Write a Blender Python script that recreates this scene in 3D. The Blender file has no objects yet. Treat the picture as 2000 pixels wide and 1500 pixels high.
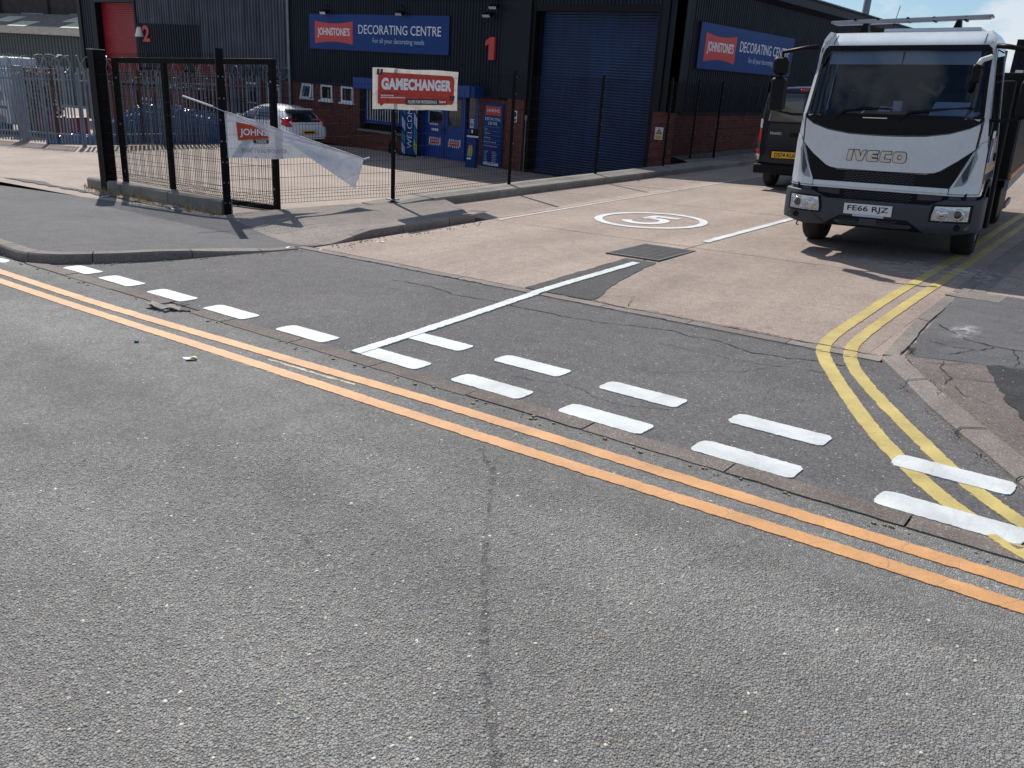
import bpy, bmesh, math, random
import numpy as np
from mathutils import Vector, Matrix
from mathutils.bvhtree import BVHTree

random.seed(7)
rng = np.random.default_rng(7)
S = bpy.context.scene
COL = S.collection

# ------------------------------------------------------------------ camera, sky, sun, exposure
cam_d = bpy.data.cameras.new('camera')
cam = bpy.data.objects.new('camera', cam_d)
COL.objects.link(cam)
cam_d.sensor_width = 36.0
cam_d.lens = 36.0 * 1649 / 2000
cam_d.clip_end = 2000
cam_d.clip_start = 0.05
_f = 1649.0
_pt, _rl, _yw = math.radians(20.19), math.radians(3.61), math.radians(38.1)
_dn = Vector((-math.sin(_rl) * math.cos(_pt), math.cos(_rl) * math.cos(_pt), math.sin(_pt)))
_e = (Vector((1, 0, 0)) - _dn * _dn.x).normalized()
_g = _e.cross(_dn)
if _g.z < 0: _g = -_g
_U = math.cos(_yw) * _e - math.sin(_yw) * _g
_V = math.sin(_yw) * _e + math.cos(_yw) * _g
_R = Matrix((( _U.x, _V.x, -_dn.x), (_U.y, _V.y, -_dn.y), (_U.z, _V.z, -_dn.z)))   # world -> camera (x right, y down, z forward)
right, down, fwd = _R[0].copy(), _R[1].copy(), _R[2].copy()
cm = Matrix((right, -down, -fwd)).transposed().to_4x4()
cm.translation = Vector((0, 0, 1.862))
cam.matrix_world = cm
S.camera = cam

SUN_EL, SUN_AZ = math.radians(44), math.radians(150.5)      # direction towards the sun, measured from +X
W = bpy.data.worlds.new("World"); S.world = W; W.use_nodes = True
nt = W.node_tree; nt.nodes.clear()
def wn(t, **k):
    n = nt.nodes.new(t)
    for a, b in k.items(): setattr(n, a, b)
    return n
wo = wn('ShaderNodeOutputWorld'); bg = wn('ShaderNodeBackground'); bg.inputs[1].default_value = 0.078
sky = wn('ShaderNodeTexSky', sky_type='NISHITA', sun_disc=False, sun_elevation=SUN_EL, sun_rotation=math.radians(90) - SUN_AZ,
         altitude=50, air_density=1.0, dust_density=.35, ozone_density=1.0)
tc = wn('ShaderNodeTexCoord'); mp = wn('ShaderNodeMapping'); mp.inputs['Scale'].default_value = (1, 1, 2.6)
nz = wn('ShaderNodeTexNoise'); nz.inputs['Scale'].default_value = 8.5; nz.inputs['Detail'].default_value = 9; nz.inputs['Roughness'].default_value = .58
cr = wn('ShaderNodeValToRGB'); cr.color_ramp.elements[0].position = .47; cr.color_ramp.elements[1].position = .60
mx = wn('ShaderNodeMix', data_type='RGBA'); mx.inputs[7].default_value = (9.5, 9.7, 10.2, 1)
ml = wn('ShaderNodeMath', operation='MULTIPLY'); ml.inputs[1].default_value = .65
L = nt.links.new
L(tc.outputs['Generated'], mp.inputs[0]); L(mp.outputs[0], nz.inputs[0]); L(nz.outputs[0], cr.inputs[0])
L(cr.outputs[0], ml.inputs[0]); L(ml.outputs[0], mx.inputs[0]); tn = wn('ShaderNodeMix', data_type='RGBA', blend_type='MULTIPLY'); tn.inputs[0].default_value = 1; tn.inputs[7].default_value = (.80, .96, 1.16, 1)
L(sky.outputs[0], tn.inputs[6]); L(tn.outputs[2], mx.inputs[6]); L(mx.outputs[2], bg.inputs[0]); L(bg.outputs[0], wo.inputs[0])

sd = bpy.data.lights.new('sun', 'SUN'); sd.energy = 4.5; sd.angle = math.radians(.53); sd.color = (1.0, .955, .89)
sun = bpy.data.objects.new('sun', sd); COL.objects.link(sun)
_sv = Vector((math.cos(SUN_AZ) * math.cos(SUN_EL), math.sin(SUN_AZ) * math.cos(SUN_EL), math.sin(SUN_EL)))
sun.rotation_euler = _sv.to_track_quat('Z', 'Y').to_euler()
sun.location = (-20, 10, 30)

vs = S.view_settings
vs.view_transform = 'Standard'; vs.look = 'None'; vs.exposure = 0.2; vs.gamma = 1.0; vs.use_curve_mapping = False
S.render.engine = 'CYCLES'
S.cycles.max_bounces = 8; S.cycles.diffuse_bounces = 3; S.cycles.transparent_max_bounces = 12
S.cycles.use_denoising = True

# ------------------------------------------------------------------ terrain
PA, PB, B2 = .0407, -.0037, .010
def sm(t):
    t = min(1, max(0, t)); return t * t * (3 - 2 * t)
def zs(u, v): return PA * u + PB * v
def zd(u, v): return PA * u + PB * min(v, 7.0) + B2 * max(0, v - 7.0)
def zf(u): return -1.03 + .03 * min(0, u + 24)
def zy(u, v):
    t = sm((v - 8.5) / 12); return zs(u, v) * (1 - t) + zf(u) * t
def hf(u, v):                                   # how far the footway stands above the carriageway plane
    a = .10 * min(1, max(.0, (6.9 - v) / 1.8)) if u < -8.0 else 0
    b = .10 * min(1, max(0, (v - 7.15) / .8)) * min(1, max(0, (u + 12.0) / 1.2))
    return max(a * min(1, max(0, (-8.35 - u) / .5)), b, .012)
def zfoot(u, v): return zs(u, min(v, 7)) + B2 * max(0, v - 7) * min(1, max(0, (u + 12.0) / 1.2)) + hf(u, v)

# ------------------------------------------------------------------ materials
MATS = {}
class NT:
    def __init__(s, name):
        s.m = bpy.data.materials.new(name); s.m.use_nodes = True; s.t = s.m.node_tree; s.t.nodes.clear()
        s.out = s.n('ShaderNodeOutputMaterial'); s.p = s.n('ShaderNodeBsdfPrincipled'); s.l(s.p.outputs[0], s.out.inputs[0])
        g = s.n('ShaderNodeNewGeometry'); s.pos = g.outputs['Position']; s.geo = g
        MATS[name] = s.m
    def n(s, t, **k):
        x = s.t.nodes.new(t)
        for a, b in k.items(): setattr(x, a, b)
        return x
    def l(s, a, b): s.t.links.new(a, b)
    def noise(s, scale, detail=4, rough=.6, vec=None, sc=None):
        x = s.n('ShaderNodeTexNoise'); x.inputs['Scale'].default_value = scale; x.inputs['Detail'].default_value = detail; x.inputs['Roughness'].default_value = rough
        v = vec or s.pos
        if sc:
            m = s.n('ShaderNodeMapping'); m.inputs['Scale'].default_value = sc; s.l(v, m.inputs[0]); v = m.outputs[0]
        s.l(v, x.inputs[0]); return x.outputs[0]
    def vor(s, scale, feature='F1', out='Color', vec=None, rnd=1.0, dim='2D'):
        x = s.n('ShaderNodeTexVoronoi', feature=feature, voronoi_dimensions=dim); x.inputs['Scale'].default_value = scale
        x.inputs['Randomness'].default_value = rnd
        s.l(vec or s.pos, x.inputs['Vector']); return x.outputs[out]
    def ramp(s, fac, stops):
        r = s.n('ShaderNodeValToRGB'); e = r.color_ramp.elements
        while len(e) < len(stops): e.new(.5)
        for q, (p, c) in zip(e, stops):
            q.position = p; q.color = (c, c, c, 1) if isinstance(c, (int, float)) else (*c, 1)
        s.l(fac, r.inputs[0]); return r.outputs[0]
    def math(s, op, a, b=None, clamp=False):
        x = s.n('ShaderNodeMath', operation=op, use_clamp=clamp)
        for i, q in enumerate((a, b)):
            if q is None: continue
            if isinstance(q, (int, float)): x.inputs[i].default_value = q
            else: s.l(q, x.inputs[i])
        return x.outputs[0]
    def mix(s, fac, a, b, mode='MIX'):
        x = s.n('ShaderNodeMix', data_type='RGBA', blend_type=mode)
        for i, q in ((0, fac), (6, a), (7, b)):
            if isinstance(q, (int, float)): x.inputs[i].default_value = q if i == 0 else (q, q, q, 1)
            elif isinstance(q, tuple): x.inputs[i].default_value = (*q, 1)
            else: s.l(q, x.inputs[i])
        return x.outputs[2]
    def sepx(s, c, i=0):
        x = s.n('ShaderNodeSeparateColor'); s.l(c, x.inputs[0]); return x.outputs[i]
    def bump(s, h, strength=.5, dist=.01, nrm=None):
        b = s.n('ShaderNodeBump'); b.inputs['Strength'].default_value = strength; b.inputs['Distance'].default_value = dist
        s.l(h, b.inputs['Height'])
        if nrm: s.l(nrm, b.inputs['Normal'])
        return b.outputs[0]
    def set(s, col=None, rough=None, metal=None, normal=None, **k):
        for nm, q in (('Base Color', col), ('Roughness', rough), ('Metallic', metal), ('Normal', normal)) + tuple((a.replace('_', ' '), b) for a, b in k.items()):
            if q is None: continue
            i = s.p.inputs[nm]
            if isinstance(q, tuple): i.default_value = (*q, 1) if len(q) == 3 else q
            elif isinstance(q, (int, float)): i.default_value = q
            else: s.l(q, i)
        return s.m

def plain(name, col, rough=.55, metal=0, var=.18, vs=2.5, bump=0, bs=60, dirt=0, dirtcol=(.10, .085, .065), streak=0, **k):
    if name in MATS: return MATS[name]
    N = NT(name)
    a = N.ramp(N.noise(vs, 6, .62), [(.3, 1 - var), (.7, 1 + var * .6)])
    c = N.mix(1.0, tuple(col), a, 'MULTIPLY')
    if dirt:
        d = N.ramp(N.noise(vs * 2.7, 8, .7), [(.5, 0), (.72, 1)])
        c = N.mix(N.math('MULTIPLY', d, dirt), c, tuple(dirtcol))
    if streak: c = N.mix(1.0, c, N.ramp(N.noise(1, 7, .7, sc=(7, 7, .22)), [(.32, 1 - streak), (.68, 1 + streak)]), 'MULTIPLY')
    nr = N.bump(N.noise(bs, 5, .7), bump, .01) if bump else None
    r = N.math('ADD', N.math('MULTIPLY', N.noise(vs * 4, 4), .2), rough - .1, True)
    return N.set(c, r, metal, nr, **k)

def asphalt(name, lo, hi, cell, tint=(1, 1, 1), patch=.35, white=.012, gap=.35, bump=.7, big=.5, warm=.25, tracks=None):
    N = NT(name)
    cellc = N.vor(cell, 'F1', 'Color'); e = N.vor(cell, 'DISTANCE_TO_EDGE', 'Distance')
    r = N.sepx(cellc, 0); g = N.sepx(cellc, 1)
    c = N.ramp(r, [(0, lo), (.55, (lo + hi) / 2), (1, hi)])
    c = N.mix(1.0, c, tuple(tint), 'MULTIPLY')
    c = N.mix(N.ramp(g, [(.84, 0), (.95, warm)]), c, (hi * 1.05, hi * .78, hi * .68))
    c = N.mix(N.ramp(g, [(.03, warm), (.12, 0)]), c, (hi * .7, hi * .85, hi * 1.0))
    gp = N.ramp(e, [(0, 1 - gap), (.16, 1)])
    c = N.mix(1.0, c, gp, 'MULTIPLY')
    b = N.ramp(N.noise(big, 7, .62), [(.3, 1 - patch), (.7, 1 + patch * .5)])
    c = N.mix(1.0, c, b, 'MULTIPLY')
    b2 = N.ramp(N.noise(big * 9, 5, .65), [(.3, .86), (.7, 1.1)])
    c = N.mix(1.0, c, b2, 'MULTIPLY')
    if white:
        wv = N.vor(cell * .45, 'F1', 'Color'); wd = N.vor(cell * .45, 'F1', 'Distance')
        wm = N.math('MULTIPLY', N.ramp(N.sepx(wv, 2), [(1 - white, 0), (1 - white * .8, 1)]), N.ramp(wd, [(.22, 1), (.30, 0)]))
        c = N.mix(wm, c, (.55, .53, .49))
    if tracks:
        c = N.mix(1.0, c, N.ramp(N.noise(1, 4, .5, sc=tracks), [(.35, .84), (.65, 1.1)]), 'MULTIPLY')
    h = N.math('ADD', N.math('MULTIPLY', N.ramp(e, [(0, 0), (.22, 1)]), .8), N.math('MULTIPLY', r, .5))
    h = N.math('ADD', h, N.math('MULTIPLY', N.noise(cell * 3, 3), .35))
    return N.set(c, .86, 0, N.bump(h, bump, .004), Specular_IOR_Level=.35)

def concrete(name, col, cell=150, agg=.45, stain=.25, tracks=True, bump=.5, slabs=True):
    N = NT(name)
    cellc = N.vor(cell, 'F1', 'Color', dim='3D'); e = N.vor(cell, 'DISTANCE_TO_EDGE', 'Distance', dim='3D')
    a = N.ramp(N.sepx(cellc, 0), [(0, 1 - agg), (.5, 1), (1, 1 + agg * .7)])
    c = N.mix(1.0, tuple(col), a, 'MULTIPLY')
    c = N.mix(N.ramp(N.sepx(cellc, 1), [(.80, 0), (.92, .4)]), c, (col[0] * .95, col[1] * .72, col[2] * .6))
    c = N.mix(N.ramp(N.sepx(cellc, 2), [(.90, 0), (.97, .55)]), c, (.62, .58, .52))
    c = N.mix(N.ramp(e, [(0, .35), (.1, 0)]), c, (.11, .09, .08))
    c = N.mix(1.0, c, N.ramp(N.noise(.8, 8, .66), [(.32, 1 - stain), (.68, 1 + stain * .4)]), 'MULTIPLY')
    c = N.mix(1.0, c, N.ramp(N.noise(9, 6, .7), [(.3, .84), (.7, 1.1)]), 'MULTIPLY')
    c = N.mix(N.ramp(N.noise(2.1, 9, .75), [(.64, 0), (.78, .25)]), c, (.13, .11, .10))
    if tracks:
        c = N.mix(1.0, c, N.ramp(N.noise(1, 5, .55, sc=(1.7, .10, 1)), [(.35, .88), (.62, 1.05)]), 'MULTIPLY')
    if slabs:
        oi = N.n('ShaderNodeObjectInfo')
        c = N.mix(1.0, c, N.ramp(oi.outputs['Random'], [(0, .86), (1, 1.08)]), 'MULTIPLY')
    h = N.math('ADD', N.math('MULTIPLY', N.ramp(e, [(0, 0), (.25, 1)]), .7), N.math('MULTIPLY', N.noise(cell * 2, 4), .5))
    return N.set(c, .88, 0, N.bump(h, bump, .003), Specular_IOR_Level=.3)

def paint(name, col, under, worn=.35, rag=1.0):
    N = NT(name)
    c = N.mix(1.0, tuple(col), N.ramp(N.noise(4, 6, .6), [(.3, .74), (.7, 1.08)]), 'MULTIPLY')
    c = N.mix(N.math('MULTIPLY', N.ramp(N.noise(1, 6, .7, sc=(3.5, .9, 1)), [(.52, 0), (.75, .8)]), min(.38, worn)), c, tuple(x * .9 for x in under))
    c = N.mix(1.0, c, N.ramp(N.noise(70, 4, .6), [(.3, .9), (.7, 1.05)]), 'MULTIPLY')
    w = N.math('MULTIPLY', N.ramp(N.noise(34, 9, .8), [(.56, 0), (.63, 1)]), N.ramp(N.noise(1.4, 4, .6), [(.40, 0), (.62, 1)]))
    c = N.mix(N.math('MULTIPLY', w, worn), c, tuple(under))
    ed = N.vor(5.5, 'DISTANCE_TO_EDGE', 'Distance')
    dv = N.n('ShaderNodeVectorMath', operation='ADD'); nn = N.n('ShaderNodeTexNoise'); nn.inputs['Scale'].default_value = 7
    N.l(N.pos, nn.inputs[0]); N.l(N.pos, dv.inputs[0])
    sc = N.n('ShaderNodeVectorMath', operation='SCALE'); sc.inputs[3].default_value = .12; N.l(nn.outputs[1], sc.inputs[0]); N.l(sc.outputs[0], dv.inputs[1])
    ed2 = N.vor(4.0, 'DISTANCE_TO_EDGE', 'Distance', vec=dv.outputs[0])
    ck = N.math('MULTIPLY', N.ramp(ed2, [(0, 1), (.012, 0)]), N.ramp(N.noise(1.1, 3), [(.45, 0), (.6, .75)]))
    c = N.mix(N.math('MULTIPLY', ck, worn), c, tuple(x * .5 for x in under))
    h = N.math('ADD', N.noise(110, 5, .7), N.math('MULTIPLY', N.ramp(ed2, [(0, 0), (.03, 1)]), .3))
    return N.set(c, .62, 0, N.bump(h, .55, .004))

def sheetmat(name, col, trans=.35, rough=.5):
    N = NT(name)
    N.t.nodes.remove(N.p)
    c = N.mix(1.0, tuple(col), N.ramp(N.noise(5, 7, .65), [(.3, .8), (.7, 1.06)]), 'MULTIPLY')
    c = N.mix(N.ramp(N.noise(1.6, 8, .7, sc=(1, 1, 2.2)), [(.55, 0), (.80, .35)]), c, (.22, .17, .11))
    nb = N.bump(N.noise(5, 6, .62, sc=(1, 1, 1.6)), .9, .05)
    d = N.n('ShaderNodeBsdfPrincipled'); d.inputs['Roughness'].default_value = rough; N.l(c, d.inputs['Base Color']); N.l(nb, d.inputs['Normal'])
    t = N.n('ShaderNodeBsdfTranslucent'); N.l(c, t.inputs[0]); m = N.n('ShaderNodeMixShader'); m.inputs[0].default_value = trans
    N.l(d.outputs[0], m.inputs[1]); N.l(t.outputs[0], m.inputs[2]); N.l(m.outputs[0], N.out.inputs[0])
    return N.m

def glass(name, tint=(.25, .3, .36), refl=.10, rough=.02):
    N = NT(name); N.t.nodes.remove(N.p)
    t = N.n('ShaderNodeBsdfTransparent'); t.inputs[0].default_value = (*tint, 1)
    g = N.n('ShaderNodeBsdfGlossy'); g.inputs['Roughness'].default_value = rough; g.inputs[0].default_value = (.9, .95, 1, 1)
    lw = N.n('ShaderNodeFresnel'); lw.inputs[0].default_value = 1.50
    f = N.math('ADD', lw.outputs[0], refl, True)
    m = N.n('ShaderNodeMixShader'); N.l(f, m.inputs[0]); N.l(t.outputs[0], m.inputs[1]); N.l(g.outputs[0], m.inputs[2]); N.l(m.outputs[0], N.out.inputs[0])
    return N.m

M_road = asphalt('asphalt_road', .18, .325, 85, (1.02, 1.0, .945), .22, .006, .5, .8, .45, tracks=(.09, 1.3, 1))
M_entr = asphalt('asphalt_entrance', .10, .235, 120, (1.02, .98, .97), .22, .02, .45, .7, .7)
M_foot = asphalt('asphalt_footway', .10, .215, 140, (1.0, .99, 1.0), .25, .008, .4, .6, .6)
M_isle = asphalt('asphalt_island', .17, .36, 120, (1.12, .98, .86), .25, .02, .4, .6, .9)
M_trench = asphalt('asphalt_patch', .065, .15, 120, (1.0, .99, .97), .2, .01, .5, .7, 1.2)
M_brown = asphalt('asphalt_brown', .11, .27, 120, (1.18, .98, .87), .25, .02, .45, .7, 1.4)
M_dark = asphalt('asphalt_dark', .03, .09, 110, (1, 1, 1), .3, .01, .5, .8, 2.0)
M_conc = concrete('concrete_drive', (.392, .315, .262), 150, .42, .16)
M_yard = concrete('concrete_yard', (.385, .318, .268), 120, .2, .2, False, .3, False)
M_kerb = concrete('concrete_kerb', (.27, .24, .215), 170, .35, .3, False, .5, True)
M_chan = concrete('concrete_channel', (.205, .175, .155), 170, .35, .3, False, .6, True)
M_wallc = concrete('concrete_plinth', (.30, .28, .245), 120, .25, .35, False, .5, True)
M_white = paint('paint_white', (.62, .655, .645), (.2, .19, .18), .22)
M_white2 = paint('paint_white_worn', (.50, .46, .42), (.4, .33, .28), .9)
M_yellow = paint('paint_yellow', (.54, .425, .135), (.16, .14, .12), .8)
M_orange = paint('paint_orange', (.63, .325, .125), (.15, .13, .11), .9)
M_crack = plain('crack_fill', (.022, .02, .019), .95, var=.3, vs=30)
M_mud = plain('dry_litter', (.28, .21, .12), .9, var=.4, vs=30)

M_clad = plain('cladding_navy', (.0125, .0165, .0275), .5, var=.25, vs=1.2, dirt=.06, streak=.35, Specular_IOR_Level=.2)
M_clad_old = plain('cladding_faded', (.065, .078, .10), .5, var=.35, vs=1.1, dirt=.1, streak=.6, Specular_IOR_Level=.25)
M_trim = plain('cladding_trim', (.010, .0125, .019), .5, var=.15, dirt=.05, Specular_IOR_Level=.2)
M_black = plain('black_steel', (.004, .004, .005), .55, var=.3, vs=4, dirt=.03, Specular_IOR_Level=.12)
M_blk = plain('black_void', (.006, .006, .007), .8)
M_blue = plain('blue_paint', (.010, .050, .27), .4, var=.2, vs=1.6, dirt=.1, dirtcol=(.02, .03, .07))
M_bluesh = plain('blue_shutter_paint', (.010, .033, .100), .42, var=.25, vs=.9, dirt=.2, streak=.3, dirtcol=(.03, .04, .07))
M_redsh = plain('red_shutter_paint', (.34, .018, .028), .45, var=.2, vs=1.0, dirt=.15)
M_sign = plain('sign_blue', (.008, .046, .20), .4, var=.14, vs=.7, streak=.08, Specular_IOR_Level=.2)
M_signred = plain('sign_red', (.62, .045, .035), .4, var=.06)
M_wht = plain('white_plastic', (.74, .75, .76), .4, var=.08, vs=3)
M_letter = plain('white_lettering', (.78, .80, .84), .5, var=.04)
M_ltblue = plain('pale_lettering', (.45, .53, .68), .5, var=.04)
M_num = plain('red_number', (.55, .05, .04), .5, var=.1)
M_brick = NT('red_brick')
_oi = M_brick.n('ShaderNodeNewGeometry')
_c = M_brick.ramp(_oi.outputs['Random Per Island'], [(0, (.10, .026, .020)), (.4, (.15, .038, .028)), (.8, (.19, .052, .036)), (1, (.115, .04, .036))])
_c = M_brick.mix(1.0, _c, M_brick.ramp(M_brick.noise(3, 6), [(.3, .75), (.7, 1.1)]), 'MULTIPLY')
M_brick = M_brick.set(_c, .85, 0, M_brick.bump(M_brick.noise(80, 5, .7), .4, .006))
M_mortar = plain('mortar', (.16, .125, .105), .9, var=.2, vs=8)
M_galv = plain('galvanised_steel', (.225, .26, .305), .5, .35, var=.3, vs=3, dirt=.2, dirtcol=(.18, .13, .09))
M_rust = plain('rusty_steel', (.085, .052, .040), .75, .1, var=.4, vs=6)
M_wire = plain('wire_steel', (.26, .27, .28), .5, .3)
M_tyre = plain('tyre_rubber', (.014, .014, .014), .8, var=.3, vs=8)
M_rim = plain('wheel_steel', (.22, .21, .20), .5, .4, dirt=.4)
M_chrome = plain('chrome', (.60, .61, .63), .10, 1.0, var=.05)
M_cab = plain('white_lorry_paint', (.60, .645, .675), .28, var=.05, vs=1.5, dirt=.10, streak=.04, Coat_Weight=.4)
M_cabgrey = plain('grey_deflector', (.25, .29, .31), .4, var=.08)
M_bump = plain('bumper_plastic', (.036, .042, .055), .55, var=.2, vs=5, dirt=.15)
M_plast = plain('black_plastic', (.006, .006, .007), .5, Specular_IOR_Level=.18, var=.2, vs=5)
M_platew = plain('plate_white', (.70, .71, .71), .4, var=.05)
M_platey = plain('plate_yellow', (.80, .46, .03), .4, var=.05)
M_redl = plain('red_lens', (.52, .012, .015), .15, var=.1)
M_amber = plain('amber_stripe', (.72, .25, .02), .4, var=.1)
M_lens = plain('clear_lens', (.62, .63, .64), .08, .35, var=.3, vs=25)
M_lamp = plain('lamp_dark', (.10, .095, .085), .1, .5)
M_van = plain('black_van_paint', (.004, .008, .015), .14, var=.1, Specular_IOR_Level=.4)
M_car = plain('white_car_paint', (.70, .72, .74), .22, var=.04, Coat_Weight=.8)
M_glassd = plain('dark_glass', (.010, .013, .016), .05, var=.1, Coat_Weight=1.0)
M_wscreen = glass('windscreen_glass', (.50, .58, .70), .0)
M_visor = plain('sun_visor', (.70, .70, .68), .7, var=.1)
M_dash = plain('dashboard', (.03, .032, .036), .7)
M_paper = plain('paper', (.72, .74, .80), .7, var=.05)
M_hiviz = plain('hi_vis', (.16, .20, .05), .7)
M_wood = plain('pallet_wood', (.20, .145, .09), .85, var=.4, vs=5)
M_tarp = plain('blue_tarpaulin', (.06, .13, .30), .25, var=.5, vs=9, bump=.5, bs=18)
M_redc = plain('red_container_paint', (.17, .014, .022), .5, var=.25, vs=1.2, dirt=.2)
M_redb = plain('red_panel', (.30, .024, .026), .5, var=.2)
M_green = plain('green_cladding', (.025, .05, .052), .5, var=.2)
M_asb = plain('cement_roof', (.24, .225, .19), .9, var=.4, vs=3, bump=.4)
M_skyl = plain('rooflight', (.66, .68, .50), .4, var=.1)
M_dkbrick = plain('dark_brick', (.055, .040, .036), .9, var=.4, vs=3, bump=.3, bs=20)
M_banner = sheetmat('banner_vinyl', (.66, .67, .71), .14)
M_bannerb = sheetmat('banner_red', (.70, .10, .05), .35)
M_gc_pale = sheetmat('gamechanger_pale', (.62, .60, .54), .35)
M_gc_red = sheetmat('gamechanger_red', (.72, .085, .06), .35)
M_gc_blk = sheetmat('gamechanger_dark', (.05, .045, .045), .15)
M_txtgrey = plain('grey_lettering', (.30, .31, .36), .6)
M_wteal = plain('welcome_teal', (.02, .20, .33), .5)
M_wgreen = plain('welcome_green', (.30, .50, .10), .5)
M_hazy = plain('hazard_yellow', (.80, .48, .03), .5)
M_iron = plain('cast_iron', (.085, .083, .082), .6, .3, var=.3, vs=12, dirt=.3, dirtcol=(.16, .13, .11))
M_gravel = concrete('verge_gravel', (.20, .19, .175), 60, .5, .3, False, .9, False)
M_litter = plain('white_litter', (.75, .76, .76), .6)
M_bag = plain('grey_rag', (.25, .235, .21), .85, var=.4, vs=20, bump=.5)
M_weed = plain('weed_green', (.07, .10, .03), .8, var=.4, vs=20)
M_straw = plain('dry_grass', (.38, .29, .15), .85, var=.35, vs=20)

# ------------------------------------------------------------------ mesh helpers
class MB:
    def __init__(s): s.v, s.f, s.m = [], [], []
    def add(s, vs, fs, mi=0, M=None):
        o = len(s.v)
        s.v += [tuple(M @ Vector(p)) for p in vs] if M is not None else [tuple(p) for p in vs]
        s.f += [tuple(i + o for i in f) for f in fs]; s.m += [mi] * len(fs); return s
    def box(s, x0, x1, y0, y1, z0, z1, mi=0, M=None):
        v = [(x0, y0, z0), (x1, y0, z0), (x1, y1, z0), (x0, y1, z0), (x0, y0, z1), (x1, y0, z1), (x1, y1, z1), (x0, y1, z1)]
        return s.add(v, [(0, 3, 2, 1), (4, 5, 6, 7), (0, 1, 5, 4), (1, 2, 6, 5), (2, 3, 7, 6), (3, 0, 4, 7)], mi, M)
    def prism(s, poly, a0, a1, axis='z', mi=0, M=None):
        def P(p, a): return {'z': (p[0], p[1], a), 'y': (p[0], a, p[1]), 'x': (a, p[0], p[1])}[axis]
        n = len(poly); v = [P(p, a0) for p in poly] + [P(p, a1) for p in poly]
        fs = [tuple(range(n))[::-1], tuple(range(n, 2 * n))] + [(i, (i + 1) % n, n + (i + 1) % n, n + i) for i in range(n)]
        return s.add(v, fs, mi, M)
    def tube(s, pts, r, n=6, mi=0, caps=True, M=None):
        pts = [Vector(p) for p in pts]; vs, fs = [], []
        rr = r if isinstance(r, (list, tuple)) else [r] * len(pts)
        t0 = (pts[1] - pts[0]).normalized(); ref = Vector((0, 0, 1)) if abs(t0.z) < .9 else Vector((1, 0, 0))
        a = t0.cross(ref).normalized()
        for i, p in enumerate(pts):
            t = (pts[min(i + 1, len(pts) - 1)] - pts[max(i - 1, 0)]).normalized()
            a = (a - t * a.dot(t)).normalized(); b = t.cross(a)
            for k in range(n):
                q = 2 * math.pi * (k + .5) / n; vs.append(p + (a * math.cos(q) + b * math.sin(q)) * rr[i])
        for i in range(len(pts) - 1):
            for k in range(n):
                fs.append((i * n + k, i * n + (k + 1) % n, (i + 1) * n + (k + 1) % n, (i + 1) * n + k))
        if caps: fs += [tuple(range(n))[::-1], tuple(range((len(pts) - 1) * n, len(pts) * n))]
        return s.add(vs, fs, mi, M)
    def lathe(s, prof, n=24, axis='x', c=(0, 0, 0), mi=0, M=None):
        vs, fs = [], []
        for (a, r) in prof:
            for k in range(n):
                q = 2 * math.pi * k / n; p, w = r * math.cos(q), r * math.sin(q)
                vs.append({'x': (c[0] + a, c[1] + p, c[2] + w), 'y': (c[0] + p, c[1] + a, c[2] + w), 'z': (c[0] + p, c[1] + w, c[2] + a)}[axis])
        for i in range(len(prof) - 1):
            for k in range(n): fs.append((i * n + k, i * n + (k + 1) % n, (i + 1) * n + (k + 1) % n, (i + 1) * n + k))
        return s.add(vs, fs, mi, M)
    def build(s, name, mats, parent=None, smooth=False, bevel=0, world=False, sub=0, auto=None):
        me = bpy.data.meshes.new(name)
        if world and parent is not None:
            inv = parent.matrix_world.inverted(); vv = [inv @ Vector(p) for p in s.v]
        else: vv = s.v
        me.from_pydata(vv, [], s.f)
        if not isinstance(mats, (list, tuple)): mats = [mats]
        for m in mats: me.materials.append(m)
        if len(mats) > 1: me.polygons.foreach_set('material_index', s.m)
        bm = bmesh.new(); bm.from_mesh(me); bmesh.ops.recalc_face_normals(bm, faces=bm.faces); bm.to_mesh(me); bm.free()
        if smooth: me.polygons.foreach_set('use_smooth', [True] * len(me.polygons))
        o = bpy.data.objects.new(name, me); COL.objects.link(o)
        if parent is not None: o.parent = parent
        if bevel:
            b = o.modifiers.new('bevel', 'BEVEL'); b.width = bevel; b.segments = 5 if bevel >= .03 else 2; b.limit_method = 'ANGLE'; b.angle_limit = math.radians(40)
        if sub:
            b = o.modifiers.new('sub', 'SUBSURF'); b.levels = sub; b.render_levels = sub
        if auto is not None: me.set_sharp_from_angle(angle=math.radians(auto))
        return o

def tag(o, label=None, cat=None, group=None, kind=None):
    for k, v in (('label', label), ('category', cat), ('group', group), ('kind', kind)):
        if v: o[k] = v
    return o
def thing(name, label, cat, loc=(0, 0, 0), rot=None, group=None):
    o = bpy.data.objects.new(name, None); COL.objects.link(o); o.empty_display_size = .2
    m = rot.to_4x4() if rot is not None else Matrix.Identity(4); m.translation = Vector(loc); o.matrix_world = m
    bpy.context.view_layer.update() if False else None
    o.matrix_basis = m
    return tag(o, label, cat, group)
def copy_tree(o, parent=None):
    c = o.copy(); COL.objects.link(c)
    if parent is not None: c.parent = parent
    for ch in list(o.children): copy_tree(ch, c)
    return c

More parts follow.
